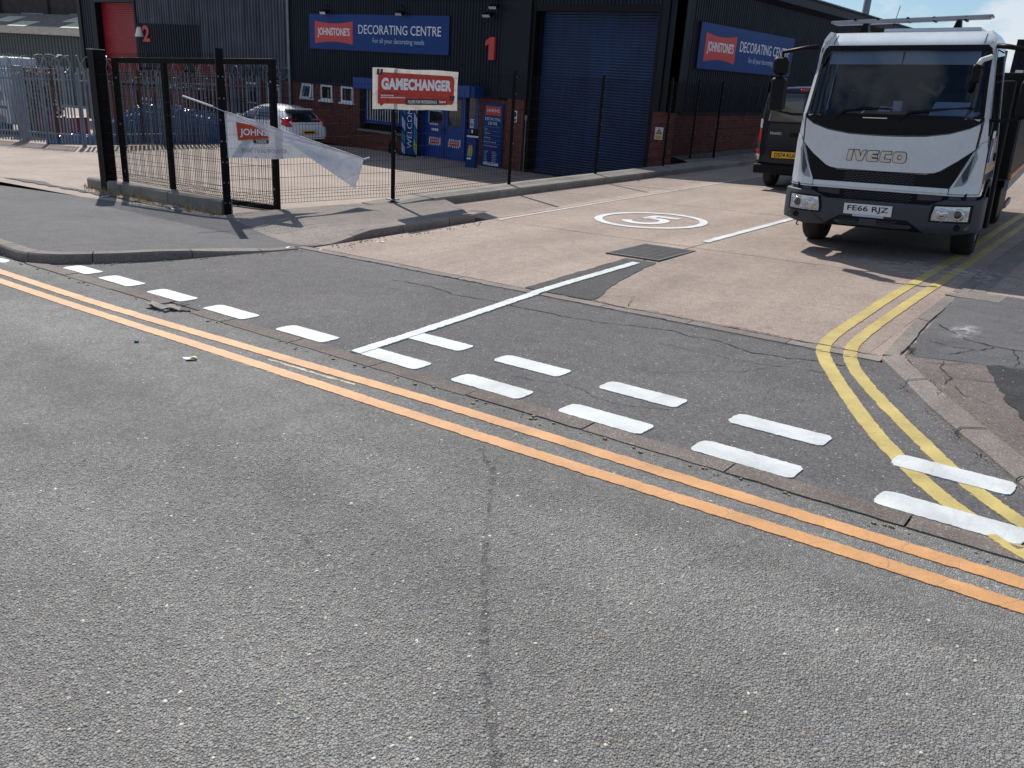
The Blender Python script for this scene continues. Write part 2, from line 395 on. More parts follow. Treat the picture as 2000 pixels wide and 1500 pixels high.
def tess(poly, step, zfun, off=(0, 0)):
    """flat polygon cut on a grid, then dropped on zfun; returns MB"""
    bm = bmesh.new(); f = bm.faces.new([bm.verts.new((p[0], p[1], 0)) for p in poly])
    xs = [p[0] for p in poly]; ys = [p[1] for p in poly]
    if step:
        sx, sy = step if isinstance(step, tuple) else (step, step)
        for ax, lo, hi, st in ((0, min(xs), max(xs), sx), (1, min(ys), max(ys), sy)):
            k = math.ceil(lo / st) * st
            while k < hi:
                if k - lo > 1e-4 and hi - k > 1e-4:
                    co = (k, 0, 0) if ax == 0 else (0, k, 0); no = (1, 0, 0) if ax == 0 else (0, 1, 0)
                    bmesh.ops.bisect_plane(bm, geom=bm.verts[:] + bm.edges[:] + bm.faces[:], plane_co=co, plane_no=no)
                k += st
    bmesh.ops.triangulate(bm, faces=[q for q in bm.faces if len(q.verts) > 4])
    bm.verts.index_update()
    b = MB(); b.add([(v.co.x, v.co.y, zfun(v.co.x, v.co.y)) for v in bm.verts], [[v.index for v in q.verts] for q in bm.faces])
    bm.free(); return b
def shell(b, vec):
    """give a sheet MB thickness along vec (function of vertex or constant)"""
    n = len(b.v); ed = {}
    for f in b.f:
        for i in range(len(f)):
            e = (f[i], f[(i + 1) % len(f)]); k = tuple(sorted(e)); ed.setdefault(k, []).append(e)
    back = [tuple(Vector(p) + (vec(p) if callable(vec) else Vector(vec))) for p in b.v]
    fs = [tuple(i + n for i in f)[::-1] for f in b.f]
    for k, l in ed.items():
        if len(l) == 1:
            a, c = l[0]; fs.append((c, a, a + n, c + n))
    b.v += back; b.f += fs; b.m += [0] * len(fs); return b

def text_mb(txt, height, width=None, bold=0.0, shear=0.0, ext=.004, align='CENTER', spacing=1.0):
    """text as flat-extruded mesh in XZ plane (reading along +x, up +z, facing -y), origin at its middle"""
    cu = bpy.data.curves.new('t', 'FONT'); cu.body = txt; cu.size = 1; cu.offset = bold; cu.shear = shear; cu.extrude = 0; cu.space_character = spacing; cu.resolution_u = 3
    ob = bpy.data.objects.new('t', cu); COL.objects.link(ob)
    dg = bpy.context.evaluated_depsgraph_get(); me = bpy.data.meshes.new_from_object(ob.evaluated_get(dg))
    vs = [v.co.copy() for v in me.vertices]; fs = [tuple(p.vertices) for p in me.polygons]
    bpy.data.objects.remove(ob); bpy.data.curves.remove(cu); bpy.data.meshes.remove(me)
    x0, x1 = min(v.x for v in vs), max(v.x for v in vs); y0, y1 = min(v.y for v in vs), max(v.y for v in vs)
    h = height / (y1 - y0); w = (width / (x1 - x0)) if width else h
    b = MB(); b.add([((v.x - (x0 + x1) / 2) * w, 0, (v.y - (y0 + y1) / 2) * h) for v in vs], fs)
    if ext: shell(b, (0, ext, 0))
    return b
def xf(b, M):
    b.v = [tuple(M @ Vector(p)) for p in b.v]; return b
def frame(origin, xd, zd_=(0, 0, 1)):
    """matrix: local x along xd, local z along zd_, local -y is the facing side"""
    x = Vector(xd).normalized(); z = Vector(zd_); z = (z - x * z.dot(x)).normalized(); y = z.cross(x)
    m = Matrix((x, y, z)).transposed().to_4x4(); m.translation = Vector(origin); return m

def ragged(poly_pts, step=.03, jit=.006):
    out = []; n = len(poly_pts)
    for i in range(n):
        a = Vector((*poly_pts[i], 0)); b = Vector((*poly_pts[(i + 1) % n], 0)); d = b - a; k = max(1, int(d.length / step)); nn = Vector((-d.y, d.x, 0)).normalized()
        for j in range(k):
            q = a + d * (j / k) + nn * random.gauss(0, jit) * (1 if j else .3); out.append((q.x, q.y))
    return out
def strip_mb(pts, w, z, up=.004, step=.014, jit=.006):
    """painted line along pts with ragged edges, a few mm thick"""
    P = [Vector((*p, 0)) for p in pts]; cum = [0]
    for a, b in zip(P, P[1:]): cum.append(cum[-1] + (b - a).length)
    n = max(2, int(cum[-1] / step)); b = MB(); vs = []
    def at(s):
        for i in range(len(cum) - 1):
            if s <= cum[i + 1] or i == len(cum) - 2:
                t = (s - cum[i]) / max(1e-6, cum[i + 1] - cum[i]); return P[i].lerp(P[i + 1], t)
    la = lb = 0
    for i in range(n + 1):
        s = cum[-1] * i / n; p = at(s); d = (at(min(cum[-1], s + .12)) - at(max(0, s - .12))).normalized(); nn = Vector((-d.y, d.x, 0))
        la = la * .45 + random.gauss(0, jit * .75); lb = lb * .45 + random.gauss(0, jit * .75)
        for k in (w / 2 + la, -w / 2 + lb):
            q = p + nn * k; vs.append((q.x, q.y, z(q.x, q.y) + up))
    b.add(vs, [(2 * i, 2 * i + 1, 2 * i + 3, 2 * i + 2) for i in range(n)])
    return shell(b, (0, 0, -up + .0005))
def poly_paint(poly, z, up=.004, jit=.005):
    b = tess(ragged(poly, .014, jit * .7), None, lambda u, v: z(u, v) + up); return shell(b, (0, 0, -up + .0005))
def smooth_line(pts, it=2):
    for _ in range(it):
        q = [pts[0]]
        for a, b in zip(pts, pts[1:]):
            q += [(a[0] * .75 + b[0] * .25, a[1] * .75 + b[1] * .25), (a[0] * .25 + b[0] * .75, a[1] * .25 + b[1] * .75)]
        pts = q + [pts[-1]]
    return pts
def crack_mb(pts, w, z, up=.0025, step=.04, wander=.018):
    P = [Vector((*p, 0)) for p in pts]; b = MB(); vs = []
    Q = []
    for a, c in zip(P, P[1:]):
        k = max(1, int((c - a).length / step))
        for j in range(k): Q.append(a.lerp(c, j / k))
    Q.append(P[-1]); off = 0; n = len(Q)
    for i, p in enumerate(Q):
        d = (Q[min(n - 1, i + 1)] - Q[max(0, i - 1)]).normalized(); nn = Vector((-d.y, d.x, 0))
        off = off * .8 + random.gauss(0, wander * .5); ww = w * random.uniform(.3, 1.3) * (1 if 0 < i < n - 1 else .2)
        for k in (off + ww / 2, off - ww / 2):
            q = p + nn * k; vs.append((q.x, q.y, z(q.x, q.y) + up))
    b.add(vs, [(2 * i, 2 * i + 1, 2 * i + 3, 2 * i + 2) for i in range(n - 1)]); return b
def rot_z(a): return Matrix.Rotation(a, 3, 'Z')

# ================================================================== GROUND
def struct(name, b, m, label=None, **k):
    o = b.build(name, m, **k) if isinstance(b, MB) else b
    return tag(o, label, None, None, 'structure')

base = struct('ground', tess([(-400, -200), (400, -200), (400, 400), (-400, 400)], 25, lambda u, v: max(-4.0, min(3.0, PA * u)) - .55 - .6 * (u < -10 and v > 6)), M_yard)
road = struct('road', tess([(-60, -14), (40, -14), (40, 3.985), (-60, 3.985)], 4, zs), M_road, 'grey chip-sealed street in the foreground with double orange lines')
entr = struct('entrance_asphalt', tess([(-14, 4.085), (2.5, 4.085), (2.5, 6.76), (-14, 6.76)], 1, lambda u, v: zs(u, v) + .001), M_entr, 'dark asphalt strip of the yard entrance between two kerb lines')

# flush channel blocks between street and entrance, laid one by one
channel = tag(bpy.data.objects.new('channel', None), 'row of flush concrete kerb blocks along the street edge', None, None, 'structure'); COL.objects.link(channel)
u = -9.75
while u < 3:
    ln = random.choice((.91, .91, .46)) if u < -5.6 else .915
    if u + ln < -9.2: ln = .5
    x0, x1 = u + .006, u + ln - .006
    broken = -7.15 < u + ln / 2 < -6.55
    up = .006 + random.uniform(-.002, .003)
    sag = -.012 if broken else 0
    vo = random.uniform(-.008, .008)
    pl = ragged([(x0, 3.975 + vo), (x1, 3.975 + vo + random.uniform(-.006, .006)), (x1, 4.125 + vo), (x0, 4.125 + vo)], .09, .003)
    b = tess(pl, None, lambda a, c: zs(a, c) + up + sag); shell(b, (0, 0, -.1))
    b.build('kerb_stone', M_chan, channel)
    u += ln
flush = tag(bpy.data.objects.new('flush_kerb', None), 'flush concrete kerb line between dark asphalt and pinkish concrete', None, None, 'structure'); COL.objects.link(flush)
u = -8.66
while u < -1.45:
    x0, x1 = u + .004, min(u + .915, -1.5) - .004
    b = tess(ragged([(x0, 6.765), (x1, 6.765), (x1, 6.90), (x0, 6.90)], .1, .003), None, lambda a, c: zd(a, c) + .007 + random.uniform(0, .001)); shell(b, (0, 0, -.1))
    b.build('kerb_stone', M_kerb, flush); u += .915

# concrete drive slabs
drive = tag(bpy.data.objects.new('concrete_drive', None), 'pinkish exposed-aggregate concrete drive of large slabs', None, None, 'structure'); COL.objects.link(drive)
cols = [(-8.46, -4.97), (-4.955, -1.64)]
rows = [(6.925, 10.43), (10.445, 14.42), (14.435, 18.5), (18.515, 22.6), (22.615, 27), (27.015, 32), (32.015, 44), (44.015, 70)]
for i, (r0, r1) in enumerate(rows):
    cc = list(cols)
    if i > 0: cc = [(-10.16, -8.475)] + cc
    for c0, c1 in cc:
        j = random.uniform(-.004, .004)
        b = tess(ragged([(c0 + .003, r0), (c1, r0 + j), (c1, r1), (c0 + .003, r1)], .3, .003), 2.0, lambda a, c: zd(a, c) + .004); shell(b, (0, 0, -.12))
        b.build('slab', M_conc, drive)
struct('joint_bed', tess([(-10.2, 6.9), (-1.5, 6.9), (-1.5, 70), (-10.2, 70)], 6, lambda a, c: zd(a, c) - .018), M_crack)
tr = smooth_line([(-5.10, 6.93), (-5.13, 7.66), (-5.16, 8.4), (-5.19, 9.12)], 1)
tr2 = smooth_line([(-4.77, 9.12), (-4.62, 8.25), (-4.50, 7.7), (-4.44, 7.5), (-4.28, 7.06), (-4.29, 6.93)], 1)
struct('asphalt_patch', shell(tess(ragged(tr + tr2, .08, .012), None, lambda a, c: zd(a, c) + .010), (0, 0, -.02)), M_trench, 'dark asphalt trench patch in the concrete leading to the drain grate')

# footways
arc_b = [(-10.56, 4.07), (-10.09, 4.03), (-9.85, 4.05), (-9.62, 4.14), (-9.42, 4.32), (-9.22, 4.62), (-9.04, 4.95), (-8.88, 5.4), (-8.74, 5.85), (-8.60, 6.3), (-8.50, 6.70)]
arc_b = smooth_line(arc_b, 2)
edge_l = [(-11.45, 7.66), (-13.5, 7.7), (-15.62, 7.79), (-16.5, 7.83), (-17.4, 7.80), (-18.0, 7.95), (-18.7, 7.88), (-19.2, 7.76), (-22, 7.72), (-30, 7.8), (-45, 7.8)]
def offset_line(l, d):
    o = []
    for i, p in enumerate(l):
        a = Vector(l[max(0, i - 1)]); c = Vector(l[min(len(l) - 1, i + 1)]); t = (c - a).normalized(); o.append((p[0] - t.y * d, p[1] + t.x * d))
    return o
def zk(u_, v_): return zfoot(u_, v_)
arc_in = offset_line(arc_b, .145)
footl = [(-45, 4.12)] + arc_in + [(-8.62, 6.95)] + [(-9.6, 7.1), (-10.7, 7.45)] + ragged(edge_l, .25, .03)[:-1]
footl = [p for p in footl]
struct('footway_asphalt', tess(footl, .35, zfoot), M_foot, 'dark grey asphalt footway left of the entrance')
isle = [(-8.50, 6.93)] + [(-8.60, 7.3), (-8.70, 7.95), (-8.70, 9.4), (-8.72, 10.2), (-9.4, 10.75), (-10.12, 11.2), (-10.5, 10.9), (-10.55, 10.3), (-11.2, 9.0), (-11.55, 8.0), (-11.50, 7.62), (-10.7, 7.40), (-9.6, 7.04), (-8.9, 6.86)]
struct('island_footway', tess(isle, .3, lambda a, c: zfoot(a, c) + .002), M_isle, 'brownish worn footway between the gate and the drive')
# kerb stones of the left radius
kerb = tag(bpy.data.objects.new('kerb', None), 'curved concrete kerb of the left footway corner', None, None, 'structure'); COL.objects.link(kerb)
def kerb_run(front, back, zt, zb, cuts, parent, m):
    n = len(front)
    for a, c in zip(cuts, cuts[1:]):
        i0, i1 = int(round(a * (n - 1))), int(round(c * (n - 1)))
        if i1 <= i0: continue
        b = MB(); vs = []
        for i in range(i0, i1 + 1):
            f, k = Vector((*front[i], 0)), Vector((*back[i], 0))
            if i in (i0, i1):
                t = Vector((*front[min(n - 1, i + 1)], 0)) - Vector((*front[max(0, i - 1)], 0)); t = t.normalized() * (.006 if i == i0 else -.006); f += t; k += t
            z1 = zt(*f.xy); z0 = zb(*f.xy) - .12; fi = f.lerp(k, .1)
            vs += [(f.x, f.y, z0), (f.x, f.y, z1 - .018), (fi.x, fi.y, z1), (k.x, k.y, zt(*k.xy) + .001), (k.x, k.y, z0)]
        q = i1 - i0
        fs = [(5 * i + j, 5 * i + 5 + j, 5 * i + 6 + j, 5 * i + 1 + j) for i in range(q) for j in range(4)] + [(0, 1, 2, 3, 4), tuple(5 * q + j for j in (4, 3, 2, 1, 0))]
        b.add(vs, fs); b.build('kerb_stone', m, parent)
arc2 = [(-14.6, 4.10), (-13.6, 4.09), (-12.6, 4.08), (-11.6, 4.075)] + arc_b
front = offset_line(arc2, -.02); back = offset_line(arc2, .15)
kerb_run(front, back, lambda a, c: zfoot(a, c) + .004, zs, [0, .035, .07, .105, .14, .30, .52, .72, .88, 1], kerb, M_kerb)
ik = [(-8.50, 6.95), (-8.47, 7.28), (-8.54, 7.85), (-8.56, 8.7), (-8.57, 9.5), (-8.52, 10.12)]
ik = smooth_line(ik, 2)
isk = tag(bpy.data.objects.new('island_kerb', None), 'raised concrete kerb at the left edge of the drive', None, None, 'structure'); COL.objects.link(isk)
kerb_run([(p[0] + .02, p[1]) for p in ik], [(p[0] - .135, p[1]) for p in ik], lambda a, c: zfoot(-8.95, c) + .006 + PA * (a + 8.95), zd, [0, .12, .33, .55, .78, 1], isk, M_kerb)

# right-hand footway
zr = lambda a, c: zd(a, c) + .016
struct('footway_right', tess([(-1.638, 6.9), (6, 6.9), (6, 60), (-1.638, 60)], 3, lambda a, c: zd(a, c) + .003), M_conc)
struct('asphalt_grey_patch', tess(ragged([(-1.55, 9.62), (-1.15, 9.66), (-1.14, 10.05), (-.9, 10.0), (4, 10.0), (4, 7.35), (-.58, 7.28), (-.99, 7.14), (-1.40, 7.02)], .12, .008), .6, lambda a, c: zr(a, c) + .004), M_foot, 'cracked grey asphalt footway right of the yellow lines')
struct('asphalt_brown_patch', tess([(-1.38, 7.0), (-.99, 7.12), (-.58, 7.26), (4, 7.33), (4, 3.0), (.55, 3.5), (-.2, 4.9), (-.42, 5.32), (-.74, 5.88), (-1.06, 6.38)], .6, lambda a, c: zs(a, min(c, 7)) + .028), M_brown, 'brown worn footway behind the right kerb')
struct('asphalt_black_patch', tess(ragged([(-.83, 7.15), (-.58, 7.24), (1.2, 7.28), (1.2, 5.2), (-.18, 5.6), (-.38, 5.9), (-.55, 6.25)], .1, .012), .6, lambda a, c: zs(a, min(c, 7)) + .033), M_dark, 'black asphalt repair on the right footway')
edging = tag(bpy.data.objects.new('edging', None), 'flush concrete edging strip beside the yellow lines', None, None, 'structure'); COL.objects.link(edging)
for pl in ([(-1.64, 9.62), (-1.53, 9.61), (-1.51, 8.36), (-1.62, 8.40)], [(-1.62, 8.38), (-1.51, 8.34), (-1.42, 7.0), (-1.53, 6.95)], [(-1.66, 9.70), (-1.56, 9.90), (-1.40, 10.06), (-1.14, 10.07), (-1.14, 9.68), (-1.54, 9.66)]):
    b = tess(ragged(pl, .12, .004), None, lambda a, c: zr(a, c) + .003); shell(b, (0, 0, -.08)); b.build('kerb_stone', M_kerb, edging)
for x0, x1, ys in ((-1.634, -1.50, [9.95, 10.9, 12.0, 13.1, 14.2, 15.3, 16.4, 18]), (-1.485, -1.36, [10.1, 10.9, 11.8, 12.9, 14.0, 15.1, 16.3, 18])):
    for a, c in zip(ys, ys[1:]):
        b = tess([(x0, a + .006), (x1, a + .006), (x1, c - .006), (x0, c - .006)], None, lambda p, q: zr(p, q) - .008); shell(b, (0, 0, -.08)); b.build('kerb_stone', M_kerb, edging)
rk = tag(bpy.data.objects.new('kerb_right', None), 'worn kerb stones curving to the street at lower right', None, None, 'structure'); COL.objects.link(rk)
rf = [(-1.51, 6.84), (-1.20, 6.33), (-1.19, 6.30), (-.93, 5.86), (-.70, 5.52), (-.69, 5.50), (-.50, 5.24), (-.29, 4.93), (-.28, 4.91), (-.02, 4.50), (.45, 3.9)]
rb = [(-1.40, 6.98), (-1.09, 6.44), (-1.08, 6.42), (-.80, 5.98), (-.56, 5.62), (-.55, 5.60), (-.36, 5.32), (-.15, 5.02), (-.14, 5.0), (.12, 4.6), (.58, 4.0)]
kerb_run(rf, rb, lambda a, c: zs(a, min(c, 7)) + .036, zs, [0, .1, .2, .4, .5, .7, .8, .9, 1], rk, M_kerb)

# yard behind the fence, side verge, plinth wall under the fence
struct('yard_concrete', tess([(-75, 7.35), (-11.4, 7.35), (-10.7, 9.6), (-10.70, 21.8), (-75, 21.8)], .8, zy), M_yard, 'pale sunlit concrete of the fenced yard')
struct('yard_far', tess([(-110, 21.6), (-43.3, 21.6), (-43.3, 60), (-110, 60)], 6, lambda a, c: zy(a, 21.6) - .01), M_yard)
struct('verge', tess([(-11.4, 21.75), (-10.7, 21.75), (-10.7, 60), (-11.4, 60)], 1.5, lambda a, c: zd(-10.7, c) + .17 + (a < -11) * .12), M_gravel, 'stony verge at the foot of the side wall')
plinth = tag(bpy.data.objects.new('fence_plinth', None), 'low concrete wall under the mesh fence along the drive', None, None, 'structure'); COL.objects.link(plinth)
v0 = 10.95
b = MB(); vs = []
for q, hh in ((9.80, .105), (10.94, .150)):
    zt_ = zd(-10.4, q) + hh
    vs += [(-10.72, q, zt_ - .5), (-10.72, q, zt_), (-10.20, q, zt_ - .004), (-10.18, q, zt_ - .03), (-10.18, q, zt_ - .4)]
b.add(vs, [(j, j + 1, j + 6, j + 5) for j in range(4)] + [(4, 3, 2, 1, 0), (5, 6, 7, 8, 9)]); b.build('block', M_wallc, plinth)
while v0 < 46:
    v1 = v0 + 1.83
    b = MB(); vs = []
    for q in (v0 + .005, v1 - .005):
        zt_ = zd(-10.4, q) + .155; t0 = min(1, (q - 10.95) / .5) if q < 11.6 else 1
        vs += [(-10.76, q, zd(-10.4, q) - 1.2), (-10.76, q, zt_), (-10.17, q, zt_ - .004), (-10.145, q, zt_ - .03), (-10.145, q, zd(-10.4, q) - .15)]
    b.add(vs, [(j, j + 1, j + 6, j + 5) for j in range(4)] + [(4, 3, 2, 1, 0), (5, 6, 7, 8, 9)])
    b.build('block', M_wallc, plinth); v0 = v1
gk = thing('gate_kerb', 'low dark concrete kerb wall under the sliding gate', 'kerb wall', (-14.2, 7.95, zs(-14.2, 7.95)))
for a, c in ((-16.75, -15.3), (-15.28, -13.55), (-13.53, -11.78)):
    b = MB(); vs = []
    for x in (a, c):
        t = (x + 16.75) / 5; yy = 8.18 - .36 * t; zz = zs(x, yy) + .015; h = .17 + .05 * t
        vs += [(x, yy, zz - .2), (x, yy, zz + h - .03), (x, yy + .03, zz + h), (x, yy + .2, zz + h), (x, yy + .2, zz - .2)]
    b.add(vs, [(j, j + 1, j + 6, j + 5) for j in range(4)] + [(4, 3, 2, 1, 0), (5, 6, 7, 8, 9)])
    b.build('block', M_wallc, gk, world=True)

# ---------------------------------------------------------------- painted markings
z2 = lambda a, c: (zs(a, c) + (.008 if c > 3.972 else 0)) if c < 4.13 else (zs(a, c) + .001 if c < 6.76 else zd(a, c) + .006)
mk = tag(bpy.data.objects.new('road_markings', None), 'white, yellow and orange road paint of the street and entrance', None, None, 'structure'); COL.objects.link(mk)
row1 = [-9.24, -8.49, -7.57, -6.63, -5.59, -4.60, -3.65, -2.74, -1.82, -.81]
for i, a in enumerate(row1):
    ln = (.52, .60, .6, .6, .6, .62, .6, .6, .6, .66)[i]
    c0 = 4.135
    b = poly_paint([(a + .03, c0), (a + ln - .03, c0), (a + ln - .006, c0 + .02), (a + ln, c0 + .05), (a + ln, c0 + .17), (a + ln - .02, c0 + .2), (a + .05, c0 + .2), (a + .012, c0 + .18), (a, c0 + .13), (a, c0 + .04), (a + .01, c0 + .012)], z2, .007, .003)
    b.build('give_way_mark', M_white, mk)
for i, a in enumerate([-4.66, -3.73, -2.80, -1.85, -.88]):
    c0 = 4.70
    b = poly_paint([(a + .03, c0), (a + .57, c0), (a + .594, c0 + .02), (a + .6, c0 + .05), (a + .6, c0 + .17), (a + .58, c0 + .2), (a + .05, c0 + .2), (a + .012, c0 + .18), (a, c0 + .13), (a, c0 + .04)], z2, .007, .003); b.build('give_way_mark', M_white, mk)
strip_mb(smooth_line([(-4.60, 4.13), (-4.66, 4.8), (-4.74, 5.6), (-4.83, 6.39), (-4.88, 6.95), (-4.90, 7.4), (-4.91, 8.06), (-4.93, 8.92)]), .105, lambda a, c: z2(a, c) + (.004 if c > 6.76 else .001), .010, jit=.004).build('centre_line', M_white, mk)
strip_mb([(-5.0, 10.93), (-4.97, 16.5)], .115, z2, .008, jit=.004).build('lane_line', M_white, mk)
strip_mb([(-8.34, 10.5), (-8.38, 14), (-8.42, 21), (-8.5, 30)], .075, z2, .005, jit=.008).build('bay_line', M_white2, mk)
strip_mb([(-9.9, 16.66), (-8.36, 16.7)], .06, z2, .005, jit=.008).build('bay_line', M_white2, mk)
strip_mb(smooth_line([(-2.15, 26), (-2.13, 18), (-2.10, 14.4), (-2.06, 11), (-2.08, 9.25), (-2.05, 7.9), (-2.035, 7.25), (-1.99, 6.9), (-1.88, 6.58), (-1.55, 5.96), (-1.2, 5.34), (-.9, 4.88), (-.57, 4.45), (-.2, 4.11), (.25, 3.78)], 2), .108, z2, .004, jit=.003).build('yellow_line', M_yellow, mk)
strip_mb(smooth_line([(-1.92, 26), (-1.9, 17), (-1.87, 12.9), (-1.85, 10.6), (-1.86, 9.3), (-1.85, 8), (-1.83, 7.3), (-1.78, 6.92), (-1.66, 6.56), (-1.44, 6.15), (-1.16, 5.7), (-.84, 5.22), (-.51, 4.74), (-.21, 4.41), (.2, 4.10), (.5, 3.9)], 2), .102, z2, .0043, jit=.0035).build('yellow_line', M_yellow, mk)
strip_mb(smooth_line([(-30, 3.66), (-14, 3.64), (-9.5, 3.61), (-8, 3.595), (-7, 3.61), (-5.7, 3.66), (-4.4, 3.71), (-3.4, 3.75), (-2.4, 3.755), (-1, 3.765), (0, 3.78), (4, 3.8), (14, 3.85)]), .104, z2, .005, jit=.0028).build('orange_line', M_orange, mk)
strip_mb(smooth_line([(-30, 3.45), (-14, 3.43), (-9, 3.41), (-7.2, 3.42), (-5.4, 3.46), (-4, 3.475), (-3, 3.49), (-2, 3.515), (-1, 3.55), (0, 3.57), (4, 3.6), (14, 3.66)]), .102, z2, .005, jit=.0028).build('orange_line', M_orange, mk)
M_oldy = paint('paint_old_yellow', (.50, .44, .26), (.2, .19, .17), 1.0)
for pts, w in (([(-4.95, 3.60), (-4.5, 3.612), (-4.05, 3.635)], .020), ([(-6.1, 3.400), (-5.6, 3.408), (-5.0, 3.416), (-4.4, 3.424)], .012)):
    strip_mb(pts, w, z2, .002, jit=.006).build('old_paint', M_oldy, mk)
M_fresh = paint('paint_white_fresh', (.66, .68, .68), (.3, .27, .25), .12)
# speed roundel
cx, cy = -6.60, 12.26
def ring(r0, r1, n=64, sx=.985, sy=1.0):
    b = MB(); vs = []
    for i in range(n):
        q = 2 * math.pi * i / n; j = random.gauss(0, .003)
        for r in (r0, r1):
            x, y = cx + (r + j) * math.cos(q) * sx, cy + (r + j) * math.sin(q) * sy; vs.append((x, y, z2(x, y) + .006))
    b.add(vs, [(2 * i, 2 * i + 1, (2 * i + 3) % (2 * n), (2 * i + 2) % (2 * n)) for i in range(n)]); return b
ring(.785, .915).build('speed_ring', M_fresh, mk)
five = smooth_line([(.34, .46), (-.16, .46), (-.18, .10)], 0)
five2 = smooth_line([(-.19, .12), (.04, .20), (.26, .10), (.32, -.14), (.22, -.38), (-.02, -.47), (-.24, -.40), (-.36, -.26)], 2)
for pl in (five, five2):
    b = strip_mb([(cx + p[0] * .86, cy + p[1] * .95) for p in pl], .16, z2, .006, jit=.002); b.build('speed_digit', M_fresh, mk)

# cracks and joints in the surfacing
ck = tag(bpy.data.objects.new('surface_cracks', None), 'dark open cracks in the asphalt of the entrance', None, None, 'structure'); COL.objects.link(ck)
ze = lambda a, c: z2(a, c) + .001
for pts, w in (([(-6.37, 6.25), (-5.86, 6.27), (-5.33, 6.22), (-4.96, 6.22), (-4.5, 6.22), (-4.14, 6.23), (-3.76, 6.25), (-3.46, 6.40), (-3.12, 6.45), (-2.91, 6.37), (-2.7, 6.41), (-2.34, 6.31), (-1.87, 6.45), (-1.55, 6.52)], .013),
               ([(-2.9, 5.3), (-2.7, 5.3), (-2.2, 5.75), (-1.95, 6.4)], .004), ([(-3.05, 6.05), (-2.4, 6.0), (-1.7, 6.2)], .006), ([(-3.4, 4.5), (-3.0, 4.62), (-2.5, 4.5), (-2.2, 4.68)], .005),
               ([(-8.35, 6.755), (-5, 6.758), (-1.5, 6.75)], .008), ([(-4.3, 6.915), (-3, 6.92), (-1.5, 6.92)], .018), ([(-4.32, 6.95), (-4.25, 7.25), (-4.05, 7.35), (-3.95, 7.05), (-3.9, 6.95)], .008)):
    crack_mb(pts, w, ze, .006 if pts[0][1] > 6.7 else .0025).build('crack', M_crack, ck)
zg = lambda a, c: zr(a, c) + .006
for pts, w in (([(-1.44, 8.3), (-1.13, 7.90), (-.92, 7.83), (-.66, 7.82), (-.3, 7.7)], .018), ([(-1.35, 7.62), (-1.12, 7.57), (-.95, 7.6), (-.85, 7.8)], .01), ([(-1.13, 7.3), (-1.02, 7.5), (-.98, 7.6)], .01), ([(-1.36, 7.05), (-.99, 7.15), (-.58, 7.28), (1, 7.34)], .02), ([(-.75, 7.82), (-.7, 7.55), (-.66, 7.3)], .008)):
    crack_mb(pts, w, zg, .003).build('crack', M_crack, ck)
zb_ = lambda a, c: zs(a, min(c, 7)) + .031
for pts, w in (([(-1.1, 7.05), (-1.08, 6.83), (-.96, 6.6), (-.95, 6.4)], .010), ([(-.96, 6.6), (-.77, 6.70), (-.62, 6.75)], .009), ([(-1.2, 6.9), (-1.05, 6.95), (-.95, 7.1)], .008), ([(-.9, 6.45), (-.8, 6.2), (-.6, 6.1)], .007)):
    crack_mb(pts, w, zb_, .003).build('crack', M_crack, ck)
# long open joint down the street surface
M_joint = NT('tar_joint')
_p = M_joint.p; _n = M_joint.ramp(M_joint.noise(26, 6, .7), [(.42, .0), (.70, .45)])
M_joint.p.inputs['Base Color'].default_value = (.03, .03, .03, 1); M_joint.p.inputs['Roughness'].default_value = .95
_t = M_joint.n('ShaderNodeBsdfTransparent'); _m = M_joint.n('ShaderNodeMixShader'); M_joint.l(_n, _m.inputs[0]); M_joint.l(_t.outputs[0], _m.inputs[1]); M_joint.l(_p.outputs[0], _m.inputs[2]); M_joint.l(_m.outputs[0], M_joint.out.inputs[0])
jl = [(-2.72, 3.36), (-2.50, 3.2), (-2.39, 3.08), (-2.13, 2.72), (-1.91, 2.44), (-1.67, 2.15), (-1.48, 1.91), (-1.33, 1.76), (-1.15, 1.58), (-.6, 1.0), (0, .3)]
crack_mb(jl, .036, zs, .0030, .03, .006).build('crack', M_joint.m, ck)
crack_mb([(a - .008, c) for a, c in jl], .003, zs, .003, .03, .012).build('crack', M_joint.m, ck)
crack_mb([(-2.97, 2.06), (-2.86, 2.10), (-2.68, 2.08), (-2.53, 2.04), (-2.36, 2.02), (-2.2, 2.06)], .016, zs, .003, .03, .008).build('crack', M_joint.m, ck)
crack_mb([(-6.7, 3.30), (-6.5, 3.05), (-6.15, 2.85), (-5.9, 2.5)], .010, zs, .003, .03, .012).build('crack', M_joint.m, ck)
# broken kerb block: open fissures
for pts, w in (([(-7.06, 3.88), (-6.98, 3.93), (-6.86, 4.02)], .035), ([(-6.78, 3.80), (-6.80, 3.95), (-6.84, 4.06), (-6.88, 4.16)], .035), ([(-6.95, 4.0), (-6.80, 4.0)], .015)):
    crack_mb(pts, w, lambda a, c: zs(a, c) + (.014 if c > 3.97 else 0), .003, .03, .012).build('crack', M_crack, ck)

